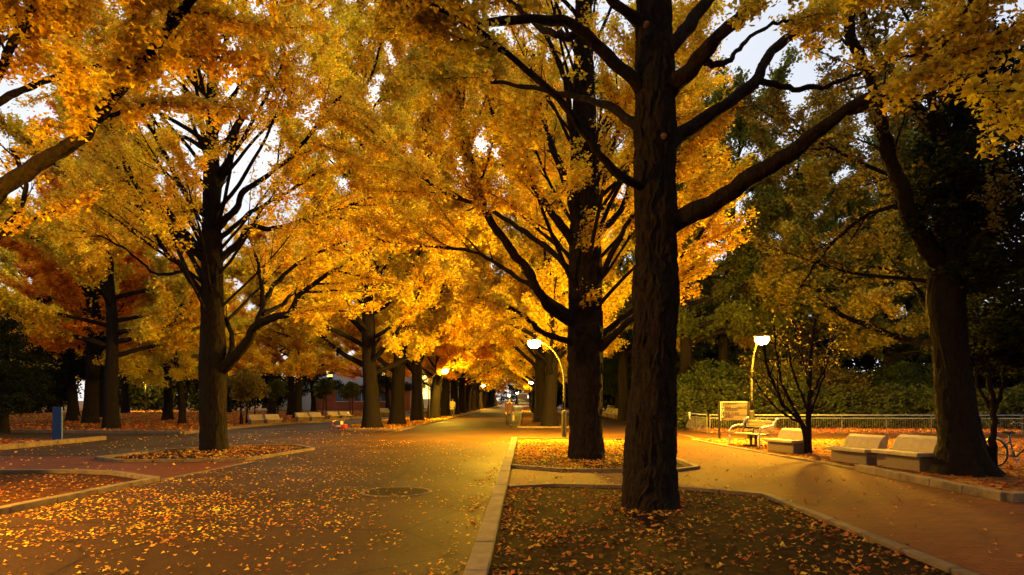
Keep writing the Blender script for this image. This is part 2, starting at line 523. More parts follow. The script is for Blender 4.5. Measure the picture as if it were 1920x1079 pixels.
def hero(name, label, cat, d0, trunk_px, limbs_px, auto, nleaf, lsize, color, bark=None, sides=96, step=.035, amp=.03, flare=.08, t0=.35, group=None, top=None, seed=1, folkw=None, limbdir=None, nfur=22, lw_=1.0, bare=0.0, tufts=(), scars=()):
    """a tree whose trunk and main limbs follow the photograph, in depth as well as across"""
    bark = bark or BARK
    fk = dict(folkw or {})
    base = at(trunk_px[0][0], trunk_px[0][1], d0); base[2] = 0
    root = thing(name, label, cat, base, 0, group)
    tp = [at(x, y, d0) - base for x, y, r in trunk_px]; tr = [r * d0 / F for x, y, r in trunk_px]
    tp[0][2] = -.05
    if top:
        for z, r, dx, dy in top:
            tp.append(np.array([tp[-1][0] + dx, tp[-1][1] + dy, z])); tr.append(r)
    mb = MB(); bark_trunk(mb, tp, tr, sides, step, amp, seed, nfur, flare)
    obj('trunk', mb, bark, root, smooth=True)
    tp = np.array(tp)
    T = Plant()
    for pl, r0, r1 in limbs_px:
        pts = [at(x, y, d0 + dd) - base for x, y, dd in pl]
        rr = [lw_ * (r0 + (r1 - r0) * (i / (len(pl) - 1)) ** .7) * (d0 + pl[i][2]) / F for i in range(len(pl))]
        pts, rr = smooth_path(pts, rr)
        if abs(pl[0][2]) < .12: rr[:3] *= np.array([1.3, 1.15, 1.05])
        lm = MB()
        if rr[0] > .07:
            bark_trunk(lm, pts, rr, 40, .03, .012 + .03 * rr[0], int(rng.integers(1, 999)), 11)
        else:
            lm.tube(pts, rr, 12)
        foliate(T, lm, pts, rr, t0=t0, **fk)
        obj('limb', lm, bark, root, smooth=True)
    for z0, z1, n, Lm, el in auto:
        for i in range(n):
            z = z0 + (z1 - z0) * (i + rng.random()) / n
            p = np.array([np.interp(z, tp[:, 2], tp[:, 0]), np.interp(z, tp[:, 2], tp[:, 1]), z])
            az = i * 2.4 + rng.uniform(-.5, .5) + seed
            if limbdir is not None: az = limbdir[0] + rng.uniform(-1, 1) * limbdir[1]
            e = math.radians(el + rng.uniform(-12, 12))
            L = Lm * rng.uniform(.75, 1.15)
            pts = grow(p, (math.cos(az) * math.cos(e), math.sin(az) * math.cos(e), math.sin(e)), L, .45, .05, .2)
            r0 = .011 * L + .008
            rr = np.linspace(r0, .010, len(pts))
            lm = MB(); lm.tube(pts, rr, 8)
            foliate(T, lm, pts, rr, t0=max(.3, t0 - .04), **fk)
            obj('limb', lm, bark, root, smooth=True)
    if bare:
        for i, q in enumerate(T.spur):
            hr = np.hypot(q[:, 0], q[:, 1])
            T.spur[i] = q[rng.random(len(q)) < np.clip((hr / bare) ** 2.2, .04, 1)]
    for x, y, dd, r, k in tufts:
        T.spur.append(at(x, y, d0 + dd) - base + rng.normal(0, r, (k, 3)) * [1, .5, 1.2])
    for x, y, rr in scars:
        p = at(x, y, d0) - base
        i = np.argmin(np.abs(tp[:, 2] - p[2])); R = np.interp(p[2], tp[:, 2], tr); ox = p[0] - np.interp(p[2], tp[:, 2], tp[:, 0])
        p[1] = np.interp(p[2], tp[:, 2], tp[:, 1]) - math.sqrt(max(R * R - ox * ox, 0)) - .01
        obj('pruning_scar', MB().tube([p + [0, .06, 0], p + [0, -.012, 0], p + [0, -.02, 0]], [rr * 1.15, rr, rr * .8], 12), SCAR, root, smooth=True)
    if nleaf:
        c = obj('crown', T.leaves(nleaf, lsize), LEAF, root, rnd=True); c.color = color
    return root, T


def generic(name, label, H, zl, Rc, nl, nleaf, lsize, color, bark, r0, el=(35, 60), flat=.7, lean=0., group=None, spread=.12, nsec=.5, forks=False, up=.35):
    """a whole tree grown by rule: trunk with a leader, ascending limbs, shoots, spurs and leaves"""
    root = thing(name, label, 'tree', (0, 0, 0), 0, group)
    tp = grow((0, 0, -.05), (lean, 0, 1), H * .86, .6, .03, .1)
    tr = np.interp(np.linspace(0, 1, len(tp)), [0, .06, .2, .5, 1], [r0 * 1.35, r0 * 1.05, r0 * .92, r0 * .6, .02])
    mb = MB(); bark_trunk(mb, tp, tr, 28, .16, .025, int(rng.integers(1, 999)), 9, r0 * .25)
    T = Plant()
    for i in range(nl):
        f = (i + rng.random()) / nl
        z = zl + (H * .84 - zl) * f ** 1.15
        p = np.array([np.interp(z, tp[:, 2], tp[:, k]) for k in range(3)])
        az = i * 2.399 + rng.uniform(-.4, .4)
        e = math.radians(el[0] + (el[1] - el[0]) * f + rng.uniform(-8, 8))
        L = Rc * (1.1 - .72 * f) * rng.uniform(.8, 1.2) / max(.5, math.cos(e)) ** .6
        pts = grow(p, (math.cos(az) * math.cos(e), math.sin(az) * math.cos(e), math.sin(e)), L, .5, .08, up)
        rr = np.linspace(.016 * L + .015, .012, len(pts))
        mb.tube(pts, rr, 6, cap=False)
        foliate(T, mb, pts, rr, t0=.25, sp2=nsec, k2=.33, sp3=.34, twig=(.35, .8), flat=flat, up=.05, twigtubes=False, sides=3, end=True)
    obj('trunk', mb, bark, root, smooth=True)
    c = obj('crown', T.leaves(nleaf, lsize, spread), LEAF, root, rnd=True); c.color = color
    return root


def clump_leaves(blobs, n, size, nclump=60, cr=.32, upb=.5):
    """leaf clumps spread through ellipsoids: blobs = [(cx,cy,cz, rx,ry,rz)]"""
    vol = np.array([b[3] * b[4] * b[5] for b in blobs]); pr = vol ** .8; pr = pr / pr.sum()
    cs = []
    for b, w in zip(blobs, pr):
        k = max(4, int(nclump * w * len(blobs) ** .5))
        d = rng.normal(0, 1, (k, 3)); d /= np.linalg.norm(d, axis=1)[:, None]
        r = rng.uniform(.35, 1.05, k) ** .6
        cs.append(np.array(b[:3]) + d * r[:, None] * np.array(b[3:]))
    cs = np.concatenate(cs)
    w = rng.uniform(.4, 1.6, len(cs)); w /= w.sum()
    i = rng.choice(len(cs), n, p=w)
    p = cs[i] + rng.normal(0, cr, (n, 3)) * [1, 1, .55]
    nr = rng.normal(0, 1, (n, 3)); nr[:, 2] = np.abs(nr[:, 2]) + upb
    return p, leaf_mesh(p, nr, size * rng.uniform(.65, 1.35, n))


def recolor(root, color):
    for c in root.children:
        if c.name.split('.')[0] in ('crown', 'foliage'):
            c.color = color
    return root


# ================================================================== SETTING
def sheet(name, pts, z, mat):
    o = obj(name, MB().poly(pts, z), mat); o['kind'] = 'structure'
    return o


sheet('ground', [(-600, -200), (600, -200), (600, 1200), (-600, 1200)], 0.0, LITTER)
sheet('plaza', [(-6.6, 34.2), (-6.6, 12.5), (-60, 12.5), (-60, 20.4), (-16.8, 20.9), (-16.8, 26.6), (-60, 30.5), (-60, 33.2), (-27, 33.2), (-16.1, 31), (-16.2, 40), (-14.6, 47), (-14.2, 160), (-11.2, 160), (-11.2, 42), (-9.6, 35.4)], .004, ASPHALT)
sheet('brick_pavement', [(-7.0, 12.3), (-60, 12.3), (-60, 18.4), (-11.8, 18.8), (-8.0, 20.2), (-6.8, 20.2)], .008, PAVER)
sheet('road', [(-7.25, -12), (-.52, -12), (-.42, 26.4), (7.0, 26.6), (7.2, 37.2), (-.42, 37.4), (-.42, 240), (-6.2, 240), (-6.25, 36), (-6.9, 22), (-7.2, 13)], .012, ASPHALT)
sheet('brick_path', [(3.95, -12), (24, -12), (24, 10.1), (7.55, 10.4), (7.45, 13.3), (7.35, 16.6), (7.1, 18.4), (6.75, 23.4), (6.6, 26.65), (3.95, 26.5)], .008, PAVER)
sheet('far_path', [(3.95, 37.1), (7.2, 37.1), (8.2, 150), (3.95, 150)], .008, ASPHALT)
sheet('side_pavement', [(7.3, 26.7), (30, 28.4), (30, 30.5), (9.2, 30.9), (8.0, 37.2), (7.3, 37.2)], .008, ASPHALT)
sheet('crossing', [(-.30, 11.7), (4.05, 11.2), (4.05, 15.2), (-.30, 15.9)], .016, CROSSPAVER)


def kerb(name, path, w, h, mat=KERBM, blk=.9, closed=False, z0=-.05):
    mb = MB()
    P = [np.array(p, float) for p in path]
    if closed: P.append(P[0])
    for a, b in zip(P[:-1], P[1:]):
        L = np.linalg.norm(b - a); d = (b - a) / L
        n = max(1, round(L / blk)); rz = math.atan2(d[1], d[0])
        for i in range(n):
            c = a + d * L * (i + .5) / n
            hh = h + rng.uniform(-.004, .004) - z0
            mb.box((c[0], c[1], z0 + hh / 2), (L / n - .016, w + rng.uniform(-.004, .004), hh), rz + rng.uniform(-.003, .003))
    o = obj(name, mb, mat, bevel=.012); o['kind'] = 'structure'
    return o


sheet('pit_soil', [(-.36, -6), (3.9, -6), (3.9, 10.8), (2.7, 11.72), (.55, 12.1), (-.36, 11.75)], .022, SOIL)
kerb('kerb', [(-.44, -6), (-.44, 11.9), (-.44, 27)], .21, .085, CONC, 1.2)
kerb('kerb', [(-.3, 11.86), (.55, 12.2), (2.72, 11.82), (3.92, 10.88), (3.92, -6)], .13, .075, blk=.8)
sheet('pit_soil', [(-.33, 15.6), (.9, 14.75), (3.3, 14.75), (3.8, 15.2), (3.9, 26.2), (-.33, 26.4)], .022, SOIL)
kerb('kerb', [(-.32, 15.62), (.88, 14.72), (3.32, 14.70), (3.95, 15.3), (3.95, 26.3), (-.32, 26.5)], .14, .085)
sheet('pit_soil', [(-.33, 38), (3.9, 38), (3.9, 160), (-.33, 160)], .022, LITTER)
kerb('kerb', [(-.38, 160), (-.38, 37.9), (3.95, 37.9), (3.95, 160)], .16, .09, blk=1.6)
kerb('kerb', [(-12.9, 14.35), (-9.7, 14.35), (-8.6, 14.0), (-7.2, 13.0), (-7.35, 9.4), (-7.4, -6)], .17, .10, CONC)
sheet('pit_soil', [(-20, 14.3), (-9.7, 14.3), (-8.6, 13.95), (-7.25, 12.95), (-7.42, 9.4), (-7.42, -6), (-20, -6)], .024, REDSOIL)
PITC = [(-11.5, 17.9), (-10.2, 16.95), (-7.3, 17.2), (-6.75, 21.2), (-7.8, 22.7), (-9.3, 22.7), (-10.9, 20.8)]
sheet('pit_soil', PITC, .024, SOIL)
kerb('kerb', PITC, .15, .085, blk=.8, closed=True)
kerb('kerb', [(-7.22, 13.1), (-7.0, 17.2)], .12, .022)
kerb('kerb', [(-16.7, 14.5), (-16.7, 20.9), (-16.75, 26.5)], .22, .17, CONC, 1.0)
kerb('kerb', [(-60, 33.0), (-27, 33.0), (-15.9, 30.9), (-16.1, 40), (-14.5, 47), (-14.1, 150)], .2, .14, KERBM, 1.4)
kerb('kerb', [(-11.3, 42), (-9.6, 35.2), (-6.5, 34.3), (-6.3, 44), (-6.3, 160)], .16, .09, KERBM, 1.4)
kerb('kerb', [(6.63, 26.4), (6.8, 23.3), (7.2, 18.4)], .14, .05, KERBM)
kerb('kerb', [(7.2, 18.4), (7.45, 16.4), (7.52, 15.0)], .14, .06, KERBM)
kerb('kerb', [(7.5, 15.0), (7.55, 10.45), (12, 11.0), (18, 11.5)], .2, .15, CONC, .9)
kerb('kerb', [(6.63, 26.5), (11, 26.9)], .12, .05, KERBM)
sheet('planting_bed', [(6.72, 26.4), (6.9, 23.3), (7.3, 18.3), (7.5, 16.4), (7.62, 10.6), (40, 12.2), (40, 28.2), (10, 26.6)], .018, LITTER)

# drain lid set in the road
mh = thing('manhole_cover', 'large round worn drain lid set flush in the road, ringed with leaves', 'manhole cover', (-2.22, 11.5, .012))
obj('lid', MB().lathe([(0, .006), (.52, .006), (.53, .0)], 48), m_plain('worn_lid', (.030, .018, .008), .95, .0, .4, 14., .5, .02), mh)
obj('rim', MB().lathe([(.545, 0), (.55, .012), (.60, .012), (.61, 0)], 48), KERBM, mh)


# fallen leaves -----------------------------------------------------
def inside(p, poly):
    x, y = p[:, 0], p[:, 1]; r = np.zeros(len(p), bool)
    for (x0, y0), (x1, y1) in zip(poly, poly[1:] + poly[:1]):
        c = ((y0 > y) != (y1 > y)) & (x < (x1 - x0) * (y - y0) / (y1 - y0 + 1e-12) + x0)
        r ^= c
    return r


def litter(name, label, poly, n, z, size, color, dens=None, tilt=.25, cl=1.6, clw=.6):
    P = np.array(poly); lo, hi = P.min(0), P.max(0)
    out = []; got = 0
    while got < n:
        p = rng.uniform(lo, hi, (n * 2, 2))
        k = inside(p, poly)
        w = 1 - clw + clw * (vnoise(np.abs(p[:, 0] + 100) * cl, np.abs(p[:, 1] + 50) * cl, 509, 77) > .52) * rng.uniform(.5, 1, len(p))
        if dens is not None: w = w * dens(p[:, 0], p[:, 1])
        k &= rng.random(len(p)) < w
        out.append(p[k]); got += k.sum()
    p = np.concatenate(out)[:n]
    q = np.column_stack([p, z + rng.uniform(.004, .02, n)])
    nr = np.column_stack([rng.normal(0, tilt, (n, 2)), np.ones(n)])
    o = obj(name, leaf_mesh(q, nr, size * rng.uniform(.5, 1.45, n), .42), FALLEN, rnd=True)
    o.color = color
    return tag(o, label, 'fallen leaves', kind='stuff')


YEL = (.78, .40, .045, 1); TAN = (.50, .22, .045, 1)
litter('fallen_leaves', 'yellow leaves scattered over the dark asphalt road', [(-7.2, 4.5), (-.55, 4.5), (-.5, 26), (-6.9, 26)], 6400, .014, .040, YEL,
       lambda x, y: np.clip(.16 + .9 * np.exp(-((x + 6.3) / 2.6) ** 2 - ((y - 9) / 5.) ** 2) + .9 * np.exp(-((x + .72) / .16) ** 2) * (y < 16) + .8 * np.exp(-((x + 7.1) / .14) ** 2) + .25 * np.exp(-((x + 3.5) / 2.5) ** 2 - ((y - 8.5) / 3) ** 2), 0, 1), .22, 1.3, .75)
litter('fallen_leaves', 'leaves lying on the dark soil of the nearest tree pit', [(-.3, 4.5), (3.85, 4.5), (3.85, 10.7), (2.7, 11.6), (.5, 12), (-.3, 11.7)], 3000, .03, .048, (.50, .22, .035, 1), lambda x, y: np.clip(.5 + .5 * np.exp(-((x + .2) / .25) ** 2) + .5 * np.exp(-((x - 3.75) / .25) ** 2) + .8 * np.exp(-(((x - 1.8) ** 2 + (y - 9.8) ** 2 - .25) / .3) ** 2), 0, 1), .35, 2.2, .6)
litter('fallen_leaves', 'leaves carpeting the second tree pit under the street lamp', [(-.28, 15.6), (.9, 14.8), (3.3, 14.8), (3.85, 26), (-.28, 26.2)], 8000, .03, .06, YEL, lambda x, y: np.clip(.35 + .05 * (y - 15), 0, 1), .3)
litter('fallen_leaves', 'sparse leaves on the soil of the corner tree pit', [(-16, 14), (-9.7, 14), (-7.4, 12.8), (-7.5, 5), (-16, 5)], 3600, .03, .05, TAN, None, .3)
litter('fallen_leaves', 'leaves on the soil round the forked ginkgo', PITC, 1500, .03, .07, TAN, None, .3)
litter('fallen_leaves', 'thick carpet of rust coloured leaves under the trees of the far lawn', [(-60, 33.5), (-27, 33.5), (-16.3, 31.5), (-16.4, 40), (-14.9, 47), (-14.5, 90), (-60, 90)], 26000, .0, .15, (.50, .17, .03, 1), None, .45)
litter('fallen_leaves', 'leaves in the kerbed bed beside the blue pillar', [(-40, 21), (-17, 21.2), (-17, 26.6), (-40, 29)], 5000, .0, .12, (.42, .14, .03, 1), None, .45)
litter('fallen_leaves', 'leaves under the row of ginkgos along the avenue', [(-11, 42), (-9.6, 35.6), (-6.6, 34.6), (-6.5, 70), (-11, 70)], 6000, .0, .13, (.6, .27, .04, 1), None, .4)
litter('fallen_leaves', 'leaves in the bed round the concrete benches', [(6.9, 26.2), (7.4, 17), (7.8, 10.8), (24, 12), (24, 27.5), (10, 26.5)], 9000, .022, .075, (.32, .11, .022, 1), None, .4)
litter('fallen_leaves', 'rusty leaves on the bank behind the railing', [(9, 32.4), (26, 31.6), (26, 37), (9, 38)], 8000, .0, .12, (.6, .18, .03, 1), None, .6)
litter('fallen_leaves', 'few small leaves on the red brick path', [(4.1, 4), (12, 4), (11, 10), (7.4, 10.6), (7.2, 18), (4.1, 26)], 700, .01, .05, TAN, None, .3)
litter('fallen_leaves', 'few pale leaves on the grey plaza', [(-7, 15), (-16.5, 15), (-16.5, 31), (-9.6, 35), (-6.6, 34)], 700, .01, .06, YEL, None, .3)
litter('fallen_leaves', 'few leaves on the crossing bricks between two tree pits', [(-.25, 12.2), (4, 11.8), (4, 14.6), (-.25, 15.2)], 130, .018, .06, YEL, None, .3)


# ================================================================== STREET LAMPS
def street_lamp(label, loc, rz, h=4.0, arm=1.25, glass=LAMPE, group='street lamps of the avenue', name='street_lamp'):
    """arm reaches along local -x"""
    r = thing(name, label, 'street lamp', loc, rz, group)
    obj('base_sleeve', MB().lathe([(.0, 0), (.14, 0), (.14, .03), (.105, .05), (.105, 1.12), (.085, 1.16), (.0, 1.17)], 20), DARKM, r, smooth=False, bevel=.004)
    t = np.linspace(0, 1, 9)
    arc = np.stack([-arm * (1 - np.cos(t * math.pi / 2)), 0 * t, 2.4 + (h + .05 - 2.4) * np.sin(t * math.pi / 2)], -1)
    if arm > .3:
        pts = np.concatenate([[[0, 0, 1.1], [0, 0, 1.8]], arc])
    else:
        pts = np.array([[0, 0, 1.1], [0, 0, 2.4], [0, 0, h + .02]])
    obj('pole', MB().tube(pts, np.linspace(.048, .03, len(pts)), 12), DARKM, r, smooth=True)
    hd = obj('lamp_cap', MB().lathe([(.0, .18), (.06, .175), (.17, .14), (.27, .085), (.29, .06), (.265, .062), (.0, .07)], 28, (-arm, 0, h)), DARKM, r, smooth=True)
    obj('lamp_glass', MB().lathe([(.0, -.24), (.12, -.22), (.21, -.155), (.26, -.06), (.265, .02), (.25, .056), (.0, .056)], 20, (-arm, 0, h)), glass, hd, smooth=True)
    return r


street_lamp('lit lamp just left of the second thick trunk, over the yellow pool of light', (1.62, 27.9, 0), 0)
street_lamp('lit lamp behind the signboard and slatted bench on the right', (9.3, 27.4, 0), math.pi / 2, 4.0, 1.2)
street_lamp('lit lamp on a curved arm among the trunks of the left row', (-7.9, 54.5, 0), math.pi, 4.0, 1.3, LAMPF)
street_lamp('smaller lit lamp further down the left row of ginkgos', (-8.3, 113, 0), math.pi, 4.0, 1.2, LAMPF)
street_lamp('small lit lamp low beside the far right row trunks', (2.0, 92, 0), 0, 4.0, 1.2, LAMPF)
street_lamp('distant lit lamp at the very end of the avenue, left of a taller post', (-4.6, 196, 0), 0, 2.8, .2, LAMPF)
street_lamp('distant lit lamp on a straight post at the end of the avenue', (-2.0, 172, 0), 0, 3.4, .1, LAMPF)
street_lamp('tiny lit lamp in the wood at far left', (-53, 93, 0), 0, 4.0, .1, LAMPF)
street_lamp('tiny lit lamp in the dark shrubs between the two big trunks', (16.6, 118, 0), 0, 3.2, .1, LAMPF)
street_lamp('lamp out at the left edge lighting the corner tree pit', (-10.0, 6.9, 0), math.pi, 3.5, 1.3, LAMPS)

# ================================================================== HERO TREES
hero('ginkgo_tree', 'nearest and largest trunk, thick furrowed ginkgo right of centre in its own tree pit', 'tree', 9.8,
     [(1216, 958, 51.3), (1217, 925, 48.4), (1218, 880, 46.5), (1222, 800, 41.8), (1226, 700, 38.9), (1228, 600, 38.0), (1229, 555, 40.9), (1229, 530, 39.9), (1230, 490, 35.1), (1231, 420, 36.1), (1229, 330, 35.1), (1229, 250, 37.0), (1228, 180, 34.2), (1227, 100, 32.3), (1225, 0, 29.4), (1222, -120, 24.7)],
     [([(1240, 425, 0), (1310, 395, -.2), (1360, 365, -.4), (1420, 325, -.7), (1480, 290, -.9), (1540, 240, -1.2), (1600, 200, -1.5), (1680, 165, -1.8), (1740, 110, -2.1), (1800, 40, -2.4), (1850, -40, -2.6)], 22, 5),
      ([(1580, 212, -1.4), (1640, 195, -1.6), (1700, 183, -1.9), (1820, 180, -2.5), (1940, 172, -3)], 9, 3),
      ([(1245, 285, 0), (1300, 235, .3), (1380, 180, .6), (1420, 150, .8), (1440, 105, 1), (1500, 55, 1.3), (1580, 0, 1.6), (1640, -60, 1.9)], 16, 5),
      ([(1425, 152, .8), (1500, 168, .6), (1560, 158, .4), (1620, 135, .2), (1690, 110, 0), (1750, 85, -.2)], 7, 2),
      ([(1240, 180, 0), (1300, 120, -.4), (1340, 75, -.8), (1390, 30, -1.2), (1430, -20, -1.6), (1480, -90, -2)], 18, 8),
      ([(1320, 118, -.5), (1365, 117, -.4), (1390, 85, -.3), (1450, 45, 0), (1500, 45, .2), (1560, 55, .5)], 7, 2),
      ([(1240, 110, 0), (1300, 35, .4), (1345, -20, .8), (1390, -90, 1.2)], 15, 8),
      ([(1215, 175, 0), (1150, 118, -.3), (1090, 60, -.6), (1040, 38, -.8), (960, 38, -1), (880, 42, -1.2), (800, 20, -1.5), (720, -5, -1.8)], 15, 4),
      ([(1100, 65, -.5), (1040, 65, -.2), (980, 25, .2), (930, -20, .5)], 9, 4),
      ([(1218, 255, 0), (1150, 205, .4), (1100, 185, .7), (1055, 178, .9), (1000, 165, 1.1), (900, 150, 1.4), (790, 130, 1.8)], 10, 2),
      ([(1222, 358, 0), (1160, 330, -.4), (1110, 270, -.7), (1060, 200, -1), (1020, 160, -1.2), (960, 110, -1.5), (900, 60, -1.8), (820, 15, -2.1), (760, -10, -2.4)], 9, 3),
      ([(1210, 50, 0), (1150, 0, -.2), (1100, -60, -.4)], 12, 7)],
     [(7.6, 12.5, 16, 4.6, 50)], 84000, .061, (.56, .42, .038, 1), sides=280, step=.016, amp=.050, flare=.05, t0=.64, top=[(11, .13, .1, .1), (14.5, .02, .1, .1)], seed=3, scars=[(1237, 270, .045), (1208, 60, .04)], lw_=.92, bare=2.2, folkw=dict(sp2=.42, k2=.30))

hero('ginkgo_tree', 'second thick ginkgo trunk behind the lamp-lit tree pit, left of the nearest trunk', 'tree', 17.9,
     [(1100, 863, 32), (1099, 830, 31), (1098, 780, 30.5), (1097, 650, 32), (1097, 560, 30), (1097, 450, 29), (1096, 300, 24), (1095, 150, 18), (1094, 0, 13)],
     [([(1085, 612, 0), (1030, 575, -.5), (1000, 525, -1), (960, 470, -1.4), (920, 415, -1.8), (893, 340, -2.2), (876, 270, -2.5), (862, 190, -2.8), (848, 80, -3)], 13, 4),
      ([(1085, 468, 0), (1035, 400, -.6), (1000, 350, -1), (960, 285, -1.4), (925, 215, -1.8), (890, 120, -2.2)], 10, 3),
      ([(1085, 523, 0), (1030, 470, .5), (960, 420, 1), (900, 385, 1.4), (830, 360, 1.8), (740, 285, 2.4), (690, 240, 2.8)], 7, 2),
      ([(1085, 602, 0), (1000, 540, 1), (940, 500, 1.6), (880, 470, 2), (800, 462, 2.4), (690, 450, 3)], 6, 2),
      ([(1085, 648, 0), (1020, 625, -1), (980, 590, -1.8), (930, 562, -2.4), (890, 555, -3)], 7, 2),
      ([(1085, 425, 0), (1060, 340, .6), (1030, 260, 1), (1010, 200, 1.3), (1000, 100, 1.6)], 10, 4),
      ([(1090, 335, 0), (1070, 240, -.5), (1060, 150, -.8), (1020, 60, -1.2)], 9, 4),
      ([(1110, 665, 0), (1150, 630, -.3), (1190, 595, -.6), (1240, 560, -.9), (1300, 500, -1.2)], 10, 4),
      ([(1110, 645, 0), (1165, 600, .5), (1200, 570, .9), (1290, 470, 1.5), (1340, 400, 2)], 9, 3),
      ([(1110, 445, 0), (1160, 400, .4), (1185, 340, .7), (1215, 260, 1)], 9, 3),
      ([(1110, 548, 0), (1150, 470, -.4), (1190, 400, -.8), (1260, 300, -1.2), (1350, 200, -1.8)], 7, 3),
      ([(1105, 305, 0), (1150, 220, .5), (1200, 120, 1)], 8, 3)],
     [(3.6, 7.0, 16, 5.2, 48), (7, 13, 20, 4.4, 55)], 150000, .074, (.86, .61, .044, 1), sides=190, step=.028, amp=.044, flare=.05, t0=.46, nfur=28, top=[(15.5, .03, 0, 0)], seed=5, scars=[(1128, 520, .07)], tufts=[(1118, 415, -.55, .13, 22), (1108, 447, -.55, .15, 26), (1088, 330, -.5, .2, 24), (1105, 555, -.6, .12, 10), (1078, 300, -.5, .2, 24)], lw_=.82, bare=3.2, folkw=dict(sp2=.40, k2=.46))

hero('ginkgo_tree', 'black forked ginkgo in the kerbed bed on the left, a low limb reaching right', 'tree', 21.0,
     [(402, 848, 25), (401, 820, 23.5), (400, 760, 22.5), (400, 690, 24), (398, 600, 20), (398, 480, 18), (397, 400, 15), (397, 330, 14), (398, 250, 10), (398, 150, 8), (398, 50, 5)],
     [([(405, 700, 0), (450, 660, -.3), (480, 612, -.6), (510, 597, -.9), (545, 585, -1.2), (560, 555, -1.5), (600, 525, -2), (660, 485, -2.6)], 15, 3),
      ([(478, 615, -.6), (492, 570, -.4), (488, 520, -.2), (478, 475, 0)], 7, 3),
      ([(490, 575, -.4), (510, 540, .2), (545, 505, .6), (590, 478, 1), (640, 455, 1.4)], 7, 2),
      ([(492, 590, -.5), (530, 570, .3), (560, 540, .8), (600, 520, 1.4)], 6, 2),
      ([(430, 680, -.1), (436, 640, .2), (430, 615, .4), (418, 590, .6)], 7, 4),
      ([(405, 490, 0), (450, 455, .3), (470, 425, .6), (510, 430, .9), (560, 415, 1.2), (640, 390, 2), (700, 370, 2.6)], 10, 2),
      ([(404, 430, 0), (440, 395, -.3), (455, 360, -.6), (480, 345, -.8), (540, 300, -1.3), (590, 240, -1.8), (640, 180, -2.3)], 10, 2),
      ([(404, 455, 0), (470, 400, .8), (540, 360, 1.4), (620, 310, 2.2)], 6, 2),
      ([(402, 365, 0), (430, 300, .4), (440, 250, .8), (480, 180, 1.2), (530, 40, 1.8)], 9, 3),
      ([(402, 335, 0), (450, 270, -.4), (500, 180, -.9), (535, 110, -1.3)], 6, 2),
      ([(392, 495, 0), (350, 455, -.4), (310, 420, -.8), (290, 395, -1), (250, 340, -1.5), (215, 260, -2), (190, 160, -2.5)], 10, 3),
      ([(392, 485, 0), (345, 435, .5), (310, 390, .9), (280, 345, 1.3), (230, 320, 1.7), (165, 285, 2.3)], 10, 3),
      ([(395, 575, 0), (340, 500, -.5), (312, 475, -.8), (270, 400, -1.4), (235, 330, -2)], 9, 2),
      ([(395, 550, 0), (350, 470, .6), (310, 430, 1), (260, 390, 1.5), (180, 350, 2.2)], 7, 2),
      ([(395, 415, 0), (350, 370, -.5), (310, 290, -1.1), (270, 220, -1.6), (240, 140, -2)], 7, 2),
      ([(340, 510, .3), (290, 512, .8), (240, 470, 1.3), (180, 440, 2), (120, 430, 2.6)], 4, 1.5),
      ([(394, 285, 0), (360, 265, .4), (330, 250, .8)], 7, 3),
      ([(396, 335, 0), (375, 220, -.6), (365, 120, -1), (360, 30, -1.4)], 6, 2)],
     [(3.6, 7.5, 16, 5.2, 42), (7.5, 14, 22, 5.8, 50)], 160000, .076, (.86, .60, .044, 1), BARK_D, sides=150, step=.035, amp=.03, flare=.05, t0=.50, nfur=26, top=[(16, .02, 0, 0)], seed=8, lw_=.78, bare=3.4, folkw=dict(sp2=.38, k2=.48))

hero('ginkgo_tree', 'tree beyond the left edge whose thick limb sweeps up across the top left corner', 'tree', 10.8,
     [(-149, 898, 46), (-149, 700, 38), (-149, 500, 36), (-149, 300, 32), (-149, 100, 26), (-149, -50, 22)],
     [([(-149, 470, 0), (-60, 400, -.2), (0, 358, -.5), (60, 315, -.7), (140, 270, -1), (190, 210, -1.3), (250, 130, -1.6), (310, 60, -1.9), (365, -10, -2.2), (420, -80, -2.5)], 25, 9),
      ([(-149, 300, 0), (-60, 240, .3), (0, 190, .5), (60, 162, .7), (150, 135, 1), (230, 105, 1.3), (300, 75, 1.6), (380, 30, 2)], 12, 3),
      ([(-149, 360, 0), (-70, 250, -.4), (0, 130, -.8), (30, 70, -1), (80, -5, -1.3)], 14, 8),
      ([(-149, 120, 0), (-60, 80, -.5), (0, 45, -.9), (50, 25, -1.2), (100, -15, -1.5)], 11, 7),
      ([(-149, 640, 0), (-60, 520, .3), (0, 438, .5), (30, 400, .7), (50, 350, .9), (20, 280, 1.2)], 10, 4)],
     [(5, 12, 14, 4.6, 42)], 110000, .066, (.82, .56, .040, 1), sides=64, step=.06, amp=.03, t0=.5, top=[(14, .03, 0, 0)], seed=12, lw_=.72, bare=2.5)

